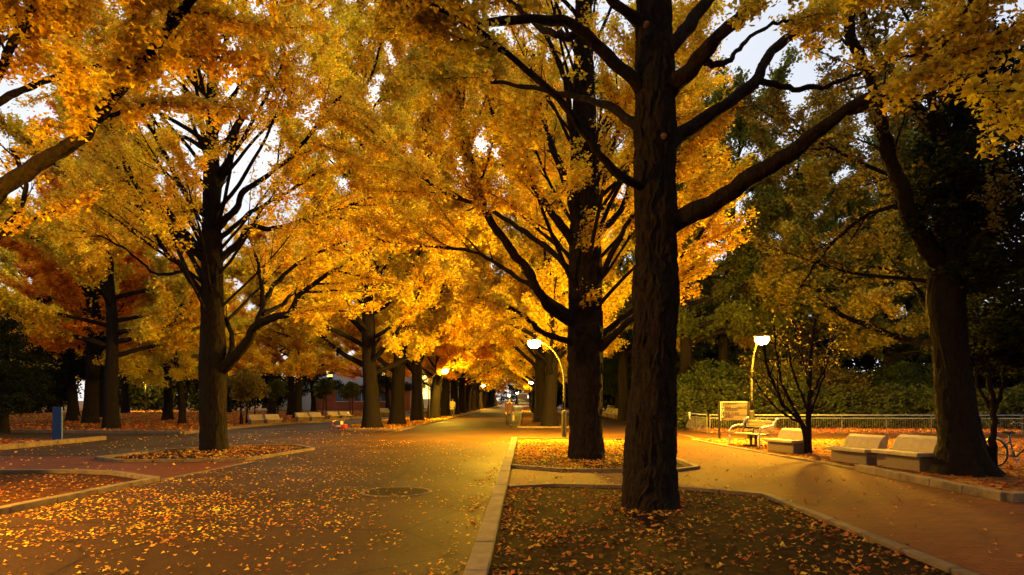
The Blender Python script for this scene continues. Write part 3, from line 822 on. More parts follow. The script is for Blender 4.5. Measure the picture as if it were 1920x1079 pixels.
E_root, E_T = hero('ivy_clad_tree', 'dark leaning tree at right with flared roots and black ivy, behind the concrete kerb', 'tree', 14.3,
     [(1806, 896, 50), (1803, 870, 44), (1800, 830, 37), (1793, 780, 33), (1780, 650, 29), (1773, 560, 31), (1778, 470, 30), (1795, 380, 26), (1810, 280, 26), (1825, 150, 20), (1835, 0, 16)],
     [([(1770, 505, 0), (1735, 460, -.2), (1705, 400, -.4), (1690, 350, -.6), (1665, 290, -.7), (1655, 240, -.9), (1640, 160, -1.1), (1600, 80, -1.3), (1580, -20, -1.5)], 18, 8),
      ([(1795, 335, 0), (1745, 240, .3), (1698, 175, .5), (1650, 110, .7), (1607, 0, .9), (1590, -60, 1)], 11, 6),
      ([(1778, 655, 0), (1735, 642, .6), (1700, 637, 1), (1650, 620, 1.5), (1600, 600, 2), (1545, 572, 2.4)], 10, 3),
      ([(1730, 440, -.2), (1690, 392, .3), (1640, 397, .7), (1590, 430, 1), (1540, 480, 1.3), (1500, 540, 1.5)], 6, 1.5),
      ([(1775, 590, 0), (1740, 580, .8), (1700, 520, 1.6), (1640, 500, 2.4)], 7, 2),
      ([(1800, 320, 0), (1760, 235, -.6), (1745, 150, -1), (1760, 40, -1.4)], 9, 5)],
     [(3.5, 9, 9, 4.4, 20), (9, 13, 8, 3.5, 40)], 24000, .08, (.13, .10, .020, 1), BARK_D, sides=110, step=.045, amp=.03, flare=.26, t0=.35, top=[(13, .03, 0, 0)], seed=21)
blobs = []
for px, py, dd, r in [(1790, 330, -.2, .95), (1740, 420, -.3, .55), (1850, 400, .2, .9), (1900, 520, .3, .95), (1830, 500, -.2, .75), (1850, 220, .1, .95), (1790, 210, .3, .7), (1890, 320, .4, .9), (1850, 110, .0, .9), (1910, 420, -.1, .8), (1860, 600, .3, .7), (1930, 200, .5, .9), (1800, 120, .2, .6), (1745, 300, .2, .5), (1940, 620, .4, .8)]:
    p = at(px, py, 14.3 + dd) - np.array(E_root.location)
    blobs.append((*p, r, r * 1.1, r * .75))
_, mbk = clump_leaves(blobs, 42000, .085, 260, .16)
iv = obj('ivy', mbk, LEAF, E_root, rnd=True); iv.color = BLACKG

# small multi-stem tree by the concrete bench
hero('multi_stem_tree', 'small bare many-stemmed tree fanning out beside the single concrete bench', 'tree', 19.6,
     [(1515, 853, 7.5), (1515, 840, 6.5), (1516, 800, 5), (1517, 740, 3.8), (1520, 660, 3.5), (1528, 600, 2.5)],
     [([(1513, 830, 0), (1502, 795, -.1), (1472, 762, -.3), (1450, 720, -.5), (1436, 680, -.6), (1430, 630, -.7)], 4.5, 1.3),
      ([(1514, 815, 0), (1490, 770, .2), (1465, 715, .4), (1455, 660, .6), (1450, 610, .7)], 4, 1.2),
      ([(1516, 770, 0), (1495, 720, -.2), (1480, 670, -.3), (1478, 620, -.4)], 3, 1),
      ([(1517, 750, 0), (1540, 700, .2), (1555, 650, .4), (1570, 610, .5)], 3, 1),
      ([(1517, 775, 0), (1535, 735, -.3), (1548, 690, -.5), (1560, 645, -.6)], 3, 1),
      ([(1516, 720, 0), (1505, 670, .3), (1500, 620, .5)], 2.5, 1),
      ([(1500, 792, -.1), (1462, 770, .1), (1430, 735, .3), (1405, 700, .5)], 2.5, 1)],
     [], 650, .065, (.20, .16, .03, 1), BARK_D, sides=20, step=.08, amp=.006, flare=.02, t0=.3, seed=31, folkw=dict(sp2=.3, k2=.3, sp3=.3))

# small dark tree by the bicycle
t = thing('small_evergreen_tree', 'small V-stemmed tree with a black rounded crown beside the parked bicycle', 'tree', (10.95, 15.6, 0))
mb = MB()
for pl, r0, r1 in (([(0, 0, -.02), (.0, 0, .5), (.03, .02, 1.1), (.0, 0, 1.5), (-.1, .05, 2.3)], .09, .05), ([(.0, 0, 1.3), (.14, -.05, 1.8), (.25, -.1, 2.5)], .06, .035), ([(-.02, 0, .2), (-.16, .1, .7), (-.3, .15, 1.3), (-.33, .2, 1.5)], .05, .02), ([(.05, 0, 1.2), (-.25, .1, 1.9), (-.4, .1, 2.5)], .05, .03)):
    a, b = smooth_path(np.array(pl), np.linspace(r0, r1, len(pl)), 4); mb.tube(a, b, 9)
obj('trunk', mb, BARK_D, t, smooth=True)
_, mbk = clump_leaves([(0.05, 0, 2.75, .85, .8, .5), (.8, .1, 2.75, .8, .7, .5), (-.2, 0, 3.0, .5, .5, .4), (.5, .2, 3.1, .7, .7, .5)], 15000, .075, 110, .13)
c = obj('crown', mbk, LEAF, t, rnd=True); c.color = BLACKG

# ================================================================== AVENUE ROWS
AV = [generic('ginkgo_tree', '', 21.0, 2.5, 6.2, 38, 170000, .115, GOLD, BARK_D, .38, (28, 62), .6),
      generic('ginkgo_tree', '', 19.5, 2.2, 6.0, 36, 165000, .115, AMBER, BARK_D, .37, (22, 62), .6, .03),
      generic('ginkgo_tree', '', 21.5, 2.9, 6.2, 40, 170000, .115, GOLD, BARK_D, .40, (32, 65), .6, -.02)]
AVF = [generic('ginkgo_tree', '', 20.5, 2.6, 6.2, 30, 26000, .23, AMBER, BARK, .45, (30, 60), .6, nsec=.7),
       generic('ginkgo_tree', '', 21.0, 2.4, 6.0, 30, 26000, .23, GOLD, BARK, .45, (30, 60), .6, nsec=.7)]
used = set()


def place(proto, loc, label, group, color=None, sc=1.0, rz=None):
    rz = rng.uniform(0, 6.28) if rz is None else rz
    if id(proto) not in used:
        used.add(id(proto)); r = proto
        r.location = loc; r.rotation_euler = (0, 0, rz); r.scale = (sc,) * 3 if not hasattr(sc, '__len__') else sc
        r['label'] = label; r['group'] = group
    else:
        r = dup(proto, loc, rz, label, group, sc)
    if color: recolor(r, color)
    return r


GL, GR = 'ginkgos of the left row', 'ginkgos of the right row'
left = [(-8.65, 37.7, 'leaning ginkgo with a low knuckled limb, first of the left row beyond the red tricycle', 1, GOLD),
        (-8.35, 43.5, 'ginkgo with a dark hollow on its trunk, second of the left row', 0, AMBER),
        (-8.35, 51.5, 'straight ginkgo third in the left row, before the curved lamp', 2, GOLD),
        (-7.8, 57.5, 'ginkgo standing right beside the curved lamp post in the left row', 1, ORANGE),
        (-7.9, 66, 'ginkgo just beyond the curved lamp in the left row, behind the lamp head', 0, AMBER),
        (-7.9, 74, 'ginkgo in the left row beside the walker in the cream top', 2, AMBER)]
for x, y, lb, k, c in left: place(AV[k], (x, y, 0), lb, GL, c, (1.12, 1.12, 1.25) if y < 50 else 1.05)
for i, y in enumerate([82, 90, 99, 108, 118, 128, 139, 150, 162, 175]):
    place(AVF[i % 2], (-7.9 + rng.uniform(-.2, .2), y, 0), 'far ginkgo deep in the left row, its trunk overlapping others', GL, [AMBER, ORANGE, GOLD][i % 3], rng.uniform(.9, 1.05))
right = [(1.45, 40, 'first ginkgo of the right row beyond the bright crossing', 0, GOLD),
         (1.05, 47.5, 'ginkgo just behind the first one of the right row, overlapping its left side', 2, AMBER),
         (1.9, 55, 'third ginkgo of the right row, half hidden by the lamp post', 1, GOLD)]
for x, y, lb, k, c in right: place(AV[k], (x, y, 0), lb, GR, c, (1.0, 1.0, 1.15) if y < 50 else 1.05)
for i, y in enumerate([63, 71, 80, 89, 99, 110, 121, 133, 146, 160]):
    place(AVF[(i + 1) % 2], (1.5 + rng.uniform(-.2, .2), y, 0), 'far ginkgo deep in the right row, its trunk hidden by nearer ones', GR, [GOLD, AMBER, ORANGE][i % 3], rng.uniform(.9, 1.05))
for i, (x, y) in enumerate([(-22, 185), (-12, 205), (-3, 235), (6, 228), (14, 205), (24, 190), (33, 215), (-33, 210)]):
    place(AVF[i % 2], (x, y, 0), 'distant tree closing the end of the avenue', 'trees closing the avenue', [ORANGE, AMBER, OLIVE][i % 3], rng.uniform(1.0, 1.25))

for i, (x, y) in enumerate([(1.75, -5.5), (-9.9, -2.5), (-9.8, -11), (9.8, 2.0), (12.5, -5.5), (2.0, -14), (-18, 3), (18, 7), (-20, -8)]):
    place(AV[i % 3], (x, y, 0), 'tree standing behind or beside the viewpoint, its crown shading the foreground', 'trees round the viewpoint', AMBER, rng.uniform(.95, 1.05))

# ================================================================== WOODS
W1 = generic('spreading_tree', '', 17.0, 3.2, 6.4, 28, 110000, .13, GOLD, BARK_D, .33, (8, 48), .35, .02, spread=.14, nsec=.55, up=.15)
W2 = generic('spreading_tree', '', 21.0, 4.2, 6.2, 32, 120000, .14, ORANGE, BARK_D, .38, (15, 55), .4, -.03, spread=.14, nsec=.55, up=.2)
W3 = generic('spreading_tree', '', 13.5, 2.8, 5.0, 20, 60000, .125, LIME, BARK_D, .26, (5, 45), .35, .04, spread=.14, nsec=.5, up=.1)
WF = generic('spreading_tree', '', 20.0, 3.8, 6.5, 24, 24000, .27, AMBER, BARK_D, .40, (12, 52), .45, .02, spread=.2, nsec=.8, up=.15)


def evergreen(H, R, zl, n, color, r0=.3, lsize=.16):
    root = thing('evergreen_tree', '', 'tree')
    tp = grow((0, 0, -.05), (.02, 0, 1), H * .9, .8, .03, .1)
    mb = MB(); bark_trunk(mb, tp, np.interp(np.linspace(0, 1, len(tp)), [0, .1, .5, 1], [r0 * 1.3, r0, r0 * .7, .03]), 20, .25, .02, int(rng.integers(1, 999)), 7, .1)
    bl = []
    k = 13
    for i in range(k):
        f = (i + .5) / k; z = zl + (H - zl) * f
        az = i * 2.4; rr = R * (1 - f) ** .7 * .75
        tip = np.array([math.cos(az) * rr, math.sin(az) * rr, z])
        mb.tube(np.array([[0, 0, z - .4], tip * [.5, .5, 1] - [0, 0, .1], tip]), [.07, .05, .02], 5, cap=False)
        bl.append((*tip, R * .55 * (1.1 - .6 * f), R * .55 * (1.1 - .6 * f), R * .26))
    obj('trunk', mb, BARK_D, root, smooth=True)
    _, m = clump_leaves(bl, n, lsize, 170, .22)
    c = obj('crown', m, LEAF, root, rnd=True); c.color = color
    return root


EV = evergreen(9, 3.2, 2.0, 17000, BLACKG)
EV2 = evergreen(13, 3.8, 3.0, 17000, DKGREEN, .36, .2)

GW = 'trees of the left wood'
lw = [(W1, -23.4, 37.7, 'straight dark trunk with a golden layered crown, left of the black forked ginkgo', (.72, .50, .032, 1), (1.1, 1.1, 1.25)),
      (EV, -25.4, 32.5, 'low dark evergreen with a slim trunk at the left edge', BLACKG, .62),
      (W1, -48, 80, 'trunk just right behind the straight dark one with the layered crown', AMBER, 1.2),
      (W3, -28.2, 52.6, 'short dark trunk halfway between the straight trunk and the black forked ginkgo', GOLD, 1.3),
      (W3, -22.9, 44.5, 'thin crooked trunk close to the left of the black forked ginkgo', LIME, .8),
      (EV2, -34, 50, 'black trunk rising behind the blue pillar', BLACKG, .9),
      (W2, -27, 71, 'dark trunk above the first pair of pale benches', ORANGE, 1.0),
      (W2, -24.6, 70, 'leaning trunk above the second pair of pale benches', ORANGE, .9),
      (W2, -30, 46, 'tall red leaved tree behind the upper left limb', RED, 1.1),
      (W2, -38, 60, 'tall orange tree deep in the left wood', ORANGE, 1.1),
      (W1, -19.8, 58, 'bright amber tree filling the gap right of the black forked ginkgo', AMBER, 1.0),
      (W2, -17.0, 76, 'tree with orange sprays hanging in front of the pale building', ORANGE, .9)]
for p, x, y, lb, c, s in lw: place(p, (x, y, 0), lb, GW, c, s)
for i, (x, y) in enumerate([(-62, 62), (-54, 55), (-44, 66), (-60, 84), (-38, 84), (-30, 92), (-70, 100), (-55, 105), (-44, 98), (-20, 96), (-32, 118), (-50, 130), (-70, 135), (-16, 128), (-14.5, 100), (-85, 110), (-44, 44), (-36, 38), (-17, 112)]):
    place(EV2 if i % 4 == 1 else WF, (x + rng.uniform(-1, 1), y, 0), 'indistinct far tree of the left wood', GW, BLACKG if i % 4 == 1 else [AMBER, ORANGE, GOLD, LIME][i % 4], rng.uniform(.85, 1.15))
GRW = 'trees of the right wood'
rw = [(W1, 10.4, 43, 'olive tree behind the lamp with the slatted bench', OLIVE, (1.25, 1.25, 1.6)),
      (W2, 17.5, 42, 'tall dull gold tree above the railing in the middle of the right wood', (.30, .23, .03, 1), 1.05),
      (W3, 13.8, 46, 'slender tree of the right wood with olive sprays over the hedge', OLIVE, (1.4, 1.4, 1.75)),
      (W2, 24, 44, 'tall olive tree right behind the ivy clad trunk', OLIVE, 1.05),
      (W1, 20.5, 50, 'dark trunk standing in the hedge left of the ivy clad tree', OLIVE, 1.2),
      (W1, 7.4, 50, 'golden tree filling the gap between the two big trunks', GOLD, (1.1, 1.1, 1.5)),
      (EV2, 12.8, 60, 'tall dark evergreen behind the signboard', DKGREEN, 1.1),
      (EV, 8.6, 62, 'dark evergreen beyond the far benches', DKGREEN, 1.0),
      (W2, 30, 52, 'tall tree at the right edge beyond the bicycle', OLIVE, 1.1)]
for p, x, y, lb, c, s in rw: place(p, (x, y, 0), lb, GRW, c, s)
for i, (x, y) in enumerate([(16, 66), (22, 60), (28, 64), (36, 60), (34, 44), (42, 52), (18, 78), (26, 80), (12, 84), (36, 78), (46, 70), (10, 100), (20, 104), (32, 104), (12, 130), (26, 138), (9, 74)]):
    place(EV2 if i % 3 == 1 else WF, (x + rng.uniform(-1, 1), y, 0), 'indistinct far tree of the right wood', GRW, DKGREEN if i % 3 == 1 else [OLIVE, (.30, .24, .03, 1), GREEN][i % 3], rng.uniform(.9, 1.2))


# ------------------------------------------------------------------ shrubs
def shrub(name, label, cat, loc, blobs, n, size, color, group=None, stems=5, cr=.2, ncl=150):
    r = thing(name, label, cat, loc, 0, group)
    for i in range(stems):
        b = blobs[i % len(blobs)]
        a, q = smooth_path(np.array([[b[0] * .7 + rng.uniform(-.1, .1), b[1] * .7, -.03], [b[0] * .85, b[1] * .85, b[2] * .5], [b[0], b[1], b[2]]]), [.05, .035, .015], 3)
        obj('stem', MB().tube(a, q, 6), BARK_D, r, smooth=True)
    _, m = clump_leaves(blobs, n, size, ncl, cr)
    c = obj('foliage', m, LEAF, r, rnd=True); c.color = color
    return r


def hedge_blobs(L, H, D, k):
    return [(-L / 2 + L * (i + .5) / k + rng.uniform(-.2, .2), rng.uniform(-.3, .3), H * rng.uniform(.42, .55), L / k * .85, D / 2 * rng.uniform(.8, 1.1), H * rng.uniform(.42, .55)) for i in range(k)]


shrub('hedge', 'long clipped dark green hedge on the bank behind the right railing', 'hedge', (15.6, 36.5, 0), hedge_blobs(15.5, 2.55, 2.2, 14), 42000, .13, (.075, .085, .018, 1), None, 14, .2, 420)
shrub('hedge', 'darker hedge behind the ivy clad trunk and the bicycle', 'hedge', (30, 36, 0), hedge_blobs(13, 2.4, 2.2, 10), 18000, .15, (.075, .085, .018, 1), None, 10, .2, 260)
shrub('shrub', 'tall green shrub left behind the signboard', 'shrub', (10.2, 39.5, 0), [(0, 0, 2.0, 1.8, 1.4, 1.7), (1.2, .2, 2.8, 1.3, 1.1, 1.1), (-1.1, 0, 1.5, 1.1, 1.1, 1.3)], 14000, .14, GREEN, 'tall shrubs of the right wood', 6, .22, 140)
shrub('shrub', 'tall yellow green shrub behind the lamp beside the slatted bench', 'shrub', (14.2, 40.5, 0), [(0, 0, 2.2, 2.0, 1.5, 1.9), (1.6, .2, 2.6, 1.4, 1.2, 1.4)], 13000, .14, (.14, .13, .022, 1), 'tall shrubs of the right wood', 6, .22, 140)
shrub('shrub', 'dull brown green shrub over the middle of the hedge', 'shrub', (18.6, 41, 0), [(0, 0, 2.4, 2.0, 1.5, 1.7), (1.5, .2, 2.0, 1.4, 1.2, 1.4)], 12000, .14, (.13, .10, .02, 1), 'tall shrubs of the right wood', 6, .22, 140)
shrub('shrub', 'black green shrub at the foot of the trees left of the ivy clad trunk', 'shrub', (23, 41, 0), [(0, 0, 2.0, 2.0, 1.5, 1.7), (1.5, .2, 2.4, 1.4, 1.2, 1.4)], 12000, .14, DKGREEN, 'tall shrubs of the right wood', 6, .22, 140)
shrub('shrub', 'dark shrub mass between the two big trunks beyond the bench row', 'shrub', (9.9, 52, 0), [(0, 0, 1.8, 1.4, 2.4, 1.8), (.4, 2.5, 2.4, 1.4, 2.0, 1.9)], 13000, .15, DKGREEN, None, 6, .22, 140)
shrub('shrub', 'bushy brownish shrub on thin bare stems right of the black forked ginkgo', 'shrub', (-18.6, 44.6, 0), [(0, 0, 2.7, 1.05, 1.0, 1.1), (-.5, 0, 2.2, .7, .7, .7), (.6, 0, 2.3, .7, .7, .7)], 6500, .11, (.20, .15, .03, 1), None, 7, .16, 80)
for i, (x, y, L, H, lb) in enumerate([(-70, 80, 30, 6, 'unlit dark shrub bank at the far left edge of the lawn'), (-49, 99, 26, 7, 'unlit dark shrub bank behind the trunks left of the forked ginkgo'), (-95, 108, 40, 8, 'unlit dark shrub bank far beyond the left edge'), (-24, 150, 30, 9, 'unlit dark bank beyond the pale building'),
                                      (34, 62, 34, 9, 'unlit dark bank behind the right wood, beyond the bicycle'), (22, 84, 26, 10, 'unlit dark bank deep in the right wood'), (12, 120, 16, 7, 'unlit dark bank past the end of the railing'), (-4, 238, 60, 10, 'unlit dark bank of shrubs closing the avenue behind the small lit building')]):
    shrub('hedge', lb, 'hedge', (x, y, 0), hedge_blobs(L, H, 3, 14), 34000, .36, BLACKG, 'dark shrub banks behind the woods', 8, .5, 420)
for x, y, s, lb in ((-24.8, 66, 1.0, 'small round topped tree in front of the pale wall'), (-21.2, 70, 1.05, 'small round topped tree in front of the brick wall, left one'), (-17.9, 68, .95, 'small round topped tree before the brick wall, near the leaning ginkgo')):
    r = shrub('small_tree', lb, 'tree', (x, y, 0), [(0, 0, 2.5, .95, .95, .8), (.3, 0, 3.1, .6, .6, .5)], 2600, .16, (.09, .10, .02, 1), 'small round trees by the building', 2, .15, 50)
    r.scale = (s,) * 3


# ================================================================== BENCHES
def concrete_bench(label, loc, rz, group='pale concrete benches', sc=1.0):
    r = thing('concrete_bench', label, 'bench', loc, rz, group, sc)
    L = 1.28
    obj('plinth', MB().box((0, .02, .15), (L - .10, .44, .30)), BENCHB, r, bevel=.012)
    obj('seat', MB().prism([(-.31, .30), (.16, .30), (.16, .375), (-.28, .385), (-.31, .37)], -L / 2, L / 2), BENCHM, r, bevel=.012)
    front = [(.10, .375), (.13, .46), (.18, .56), (.25, .65), (.33, .70), (.40, .705)]
    back = [(.43, .69), (.43, .60), (.40, .45), (.37, .30), (.17, .30), (.165, .375)]
    obj('backrest', MB().prism(front + back, -L / 2 + .13, L / 2 - .02), BENCHM, r, bevel=.012)
    return r


B0 = concrete_bench('single pale concrete bench beside the slatted bench', (7.90, 20.25, .018), math.radians(-72))
dup(B0, (8.26, 16.72, .018), math.radians(-73), 'concrete bench in the middle of the right bed, left one of the lamp-lit pair')
dup(B0, (8.72, 15.30, .018), math.radians(-77), 'concrete bench nearest the ivy clad trunk', scale=1.08)
for i, y in enumerate([52, 54.2, 57.4, 59.6, 62.8, 65.0]):
    dup(B0, (7.75, y, .008), math.radians(-88), 'pale bench in the far row between the two big trunks', 'far row of pale benches', 1.15)
for i, ((px, py), s, lb) in enumerate([((482, 796), 1.0, 'left seat of the first pair of pale benches by the lawn'), ((512, 795.5), 1.0, 'right seat of the first pair of pale benches by the lawn'), ((568, 790), 1.0, 'left seat of the second pair of pale benches by the lawn'), ((593, 789.5), 1.0, 'right seat of the second pair of pale benches by the lawn'), ((626, 787), 1.0, 'left seat of the dim third pair of benches by the lawn'), ((648, 786.5), 1.0, 'right seat of the dim third pair of benches by the lawn')]):
    g = ground_at(px, py); dup(B0, (g[0], g[1], .01), math.radians(54), lb, 'pale benches along the left lawn', 1.0 * s * .9)
for i, (px, py) in enumerate([(735, 781), (760, 779)]):
    g = ground_at(px, py); dup(B0, (g[0] - .6, g[1], .01), math.radians(60), ['pale bench glimpsed between the first two ginkgos of the left row', 'pale bench glimpsed between the second and third ginkgo of the left row'][i], 'pale benches behind the left row', 1.1)

# slatted bench with tubular ends
sb = thing('slatted_bench', 'slatted wooden bench with curved steel arms in front of the signboard', 'bench', (7.78, 22.75, .018), math.radians(-70))
m = MB()
for i in range(4): m.box((0, -.26 + i * .125, .43), (1.5, .105, .035))
obj('seat', m, WOODM, sb, bevel=.006)
m = MB()
for i in range(4):
    m.box((0, .24 + i * .038, .52 + i * .105), (1.46, .03, .088))
obj('backrest', m, WOODM, sb, bevel=.006)
for s in (-1, 1):
    x = s * .77
    p, q = smooth_path(np.array([(x, -.38, 0), (x, -.38, .35), (x, -.36, .52), (x, -.26, .64), (x, -.10, .68), (x, .10, .69), (x, .21, .76), (x, .30, .91), (x, .40, .96)]), [.026] * 9, 5)
    obj('arm_frame', MB().tube(p, .027, 10), STEEL, sb, smooth=True)
for x in (-.25, .28):
    obj('armrest', MB().tube(np.array([(x, .30, .62), (x, -.12, .62), (x, -.22, .58), (x, -.24, .45)]), .02, 8).box((x, .02, .645), (.05, .36, .02)), DARKM, sb, bevel=.003)
m = MB()
for x in (-.12, .12): m.box((x, .0, .21), (.07, .07, .41)); m.box((x, -.02, .03), (.10, .55, .05))
m.box((0, 0, .40), (1.45, .06, .022))
obj('pedestal', m, DARKM, sb, bevel=.004)

# ================================================================== SIGNBOARD
sg = thing('signboard', 'guide signboard on two dark posts beside the path, rows of dark characters', 'sign', (8.32, 26.6, .018), math.radians(-2))
for x in (-.575, .575): obj('post', MB().box((x, .0, .75), (.075, .075, 1.5)), DARKM, sg, bevel=.004)
obj('panel', MB().box((0, 0, 1.125), (1.07, .035, .72)), SIGNM, sg, bevel=.003)
obj('frame', MB().box((0, 0, 1.495), (1.075, .05, .02)).box((-.525, -.002, 1.12), (.03, .05, .73)), SIGNL, sg)
obj('name_strip', MB().box((-.455, -.020, 1.155), (.105, .01, .66)), SIGND, sg)


def char_strokes(m, x, z, w, h, y, kind):
    g = np.random.default_rng(kind)
    for i in range(g.integers(2, 4)): m.box((x, y, z + h * (i / 3 - .35)), (w * g.uniform(.6, .95), .004, h * .11))
    for i in range(g.integers(1, 3)): m.box((x + w * g.uniform(-.35, .35), y - .001, z), (w * .13, .004, h * g.uniform(.7, 1)))


m = MB()
rows = [(1.435, -.37, 5, .095, .085, 40), (1.30, -.37, 3, .085, .085, 50), (1.19, -.37, 6, .09, .075, 60), (1.055, -.37, 2, .11, .08, 70), (1.055, -.09, 5, .06, .06, 80), (.92, -.37, 3, .12, .08, 90), (1.31, .12, 5, .075, .045, 95)]
for z, x0, n, w, h, k in rows:
    for i in range(n): char_strokes(m, x0 + w * (i + .5), z, w * .85, h, -.0195, k + i)
m.box((.1, -.0195, 1.245), (.85, .004, .006)).box((.1, -.0195, .985), (.85, .004, .006))
obj('lettering', m, MARKM, sg)
m = MB()
for i, kind in enumerate('CGUCG'):
    z = 1.425 - i * .128; x = -.455
    if kind == 'U':
        a = np.linspace(math.pi, 2 * math.pi, 7); p = np.concatenate([[(x - .028, z + .04)], np.stack([x + .028 * np.cos(a), z - .015 + .028 * np.sin(a)], -1), [(x + .028, z + .04)]])
    else:
        a = np.linspace(.9, 5.4, 9); p = np.stack([x + .03 * np.cos(a), z + .042 * np.sin(a)], -1)
        if kind == 'G': p = np.concatenate([p, [(x + .028, z - .004), (x + .004, z - .004)]])
    m.tube(np.stack([p[:, 0], np.full(len(p), -.0262), p[:, 1]], -1), .0075, 5)
obj('strip_lettering', m, SIGNL, sg)


# ================================================================== FENCES
def railing(label, p0, p1, n, h=.86, mesh_panel=False):
    p0 = np.array(p0, float); p1 = np.array(p1, float)
    L = np.linalg.norm(p1 - p0); rz = math.atan2(*(p1 - p0)[::-1])
    r = thing('metal_fence', label, 'fence', (*p0, 0), rz)
    bay = L / n
    for i in range(n + 1):
        obj('post', MB().box((i * bay, 0, h / 2 - .02), (.05, .05, h - .02)), FENCEM, r, bevel=.004)
    obj('top_rail', MB().tube([(-.03, 0, h + .02), (L / 2, 0, h + .02), (L + .03, 0, h + .02)], .024, 10), RAILM, r, smooth=True)
    obj('middle_rail', MB().box((L / 2, 0, h - .12), (L - .06, .026, .03)), RAILM, r)
    obj('bottom_rail', MB().box((L / 2, 0, .09), (L - .06, .03, .03)), FENCEM, r)
    for i in range(n):
        m = MB(); k = int((bay - .1) / .105)
        for j in range(k):
            x = i * bay + bay * (j + 1) / (k + 1)
            m.box((x, 0, (h - .135 + .105) / 2), (.014, .014, h - .24))
        obj('balusters', m, FENCEM, r)
    return r


railing('long metal railing with double pale top rail in front of the clipped hedge', (8.75, 31.6), (25.0, 30.7), 8)
railing('railing running away up the path towards the far benches', (8.65, 31.75), (8.7, 46), 7)
railing('distant stretch of railing behind the far row of benches', (8.75, 46.3), (8.9, 72), 12, .95)
cl = obj('cloth', MB().tube(*smooth_path(np.array([(0, -.03, -.30), (.0, -.035, -.05), (.01, .0, .05), (.06, .03, .02), (.10, .035, -.12), (.12, .035, -.26)]), [.03, .035, .03, .035, .03, .02], 5), 8), CLOTHW, None, True, (8.66, 35.2, .885))
cl.rotation_euler = (0, 0, 1.0)
tag(cl, 'white cloth tied over the rail of the fence', 'cloth')

# ================================================================== BLUE PILLAR, RAIL
bp = thing('blue_pillar', 'square dark blue pillar with a paler edge standing on the leafy kerbed bed', 'pillar', (-18.25, 26.0, 0), math.radians(24))
obj('body', MB().box((0, 0, .66), (.30, .22, 1.32), 0, .95), BLUE, bp, bevel=.01)
obj('edge_strip', MB().box((.152, 0, .66), (.012, .18, 1.28)), BLUEL, bp)
rl = obj('bent_rail', MB().tube(*smooth_path(np.array([(-2.2, 0, .75), (-.6, 0, .2), (0, 0, .12), (1.4, 0, .16)]), [.05] * 4, 4), 8), CONC, None, True, (-57, 86, 0))
tag(rl, 'pale bent rail lying on the leaves in the left wood', 'rail')

# ================================================================== TRICYCLE (pushchair handle)
tr = thing('tricycle', 'red child tricycle with a cream seat and a push handle at the road edge', 'tricycle', (-9.45, 33.4, .012), math.radians(12))


def wheel(parent, c, R, name='wheel'):
    w = obj(name, MB().torus(R - .025, .025, c, 'x', 20, 7), RUBBER, parent, smooth=True)
    m = MB()
    for k in range(6):
        a = k * math.pi / 3; m.tube([c, (c[0], c[1] + (R - .02) * math.cos(a), c[2] + (R - .02) * math.sin(a))], .008, 5)
    m.tube([(c[0] - .03, c[1], c[2]), (c[0] + .03, c[1], c[2])], .02, 8)
    obj('hub', m, REDP, w)
    return w


# local -x is forward: build along y then rotate by the Empty
tr.rotation_euler = (0, 0, math.radians(78))
wheel(tr, (0, .27, .14), .14)
wheel(tr, (-.20, -.28, .11), .11); wheel(tr, (.20, -.28, .11), .11)
obj('frame', MB().tube([(0, .27, .14), (0, .22, .38), (0, .20, .50)], .018, 8).tube([(0, .22, .36), (0, .05, .22), (0, -.28, .2)], .022, 8).tube([(-.2, -.28, .11), (.2, -.28, .11)], .014, 6).tube([(0, -.28, .2), (0, -.28, .11)], .02, 8), REDP, tr, smooth=True)
obj('handlebar', MB().tube([(-.17, .13, .56), (-.1, .17, .53), (0, .20, .50), (.1, .17, .53), (.17, .13, .56)], .014, 8), CREAM, tr, smooth=True)
obj('seat', MB().box((0, -.14, .27), (.24, .26, .05)).box((0, -.27, .40), (.24, .05, .26)), CREAM, tr, bevel=.015)
obj('push_handle', MB().tube(*smooth_path(np.array([(0, -.30, .2), (0, -.40, .55), (0, -.52, .82), (0, -.64, .98)]), [.012] * 4, 4), 8).tube([(-.12, -.64, .98), (.12, -.64, .98)], .016, 8), STEEL, tr, smooth=True)
obj('basket', MB().box((0, -.42, .28), (.26, .18, .16), 0, 1.15), REDP, tr, bevel=.01)

# ================================================================== BICYCLE
bk = thing('bicycle', 'green bicycle with upright handlebars parked in the leaves at the right edge', 'bicycle', (11.2, 15.2, .018), math.radians(14))
for y in (-.53, .53):
    w = obj('wheel', MB().torus(.315, .02, (0, y, .335), 'x', 32, 8), RUBBER, bk, smooth=True)
    obj('rim', MB().torus(.295, .012, (0, y, .335), 'x', 32, 6), STEEL, w, smooth=True)
    m = MB()
    for k in range(18):
        a = k * math.pi / 9; m.tube([(.02 * (-1) ** k, y, .335), (0, y + .29 * math.cos(a), .335 + .29 * math.sin(a))], .003, 4)
    obj('spokes', m, STEEL, w)
    m = MB(); a = np.linspace(.2, 2.7, 12)
    m.tube(np.stack([0 * a, y + .36 * np.cos(a), .335 + .36 * np.sin(a)], -1), .016, 6); obj('mudguard', m, STEEL, bk, smooth=True)
obj('frame', MB().tube([(0, -.53, .335), (0, -.42, .72), (0, -.38, .92)], .018, 8).tube([(0, -.41, .70), (0, -.02, .30), (0, .05, .28)], .02, 8).tube([(0, .05, .28), (0, .14, .60), (0, .18, .80)], .018, 8).tube([(.03, .05, .28), (.05, .53, .335)], .012, 6).tube([(-.03, .05, .28), (-.05, .53, .335)], .012, 6).tube([(.04, .53, .335), (0, .15, .62)], .010, 6).tube([(-.04, .53, .335), (0, .15, .62)], .010, 6), BIKEG, bk, smooth=True)
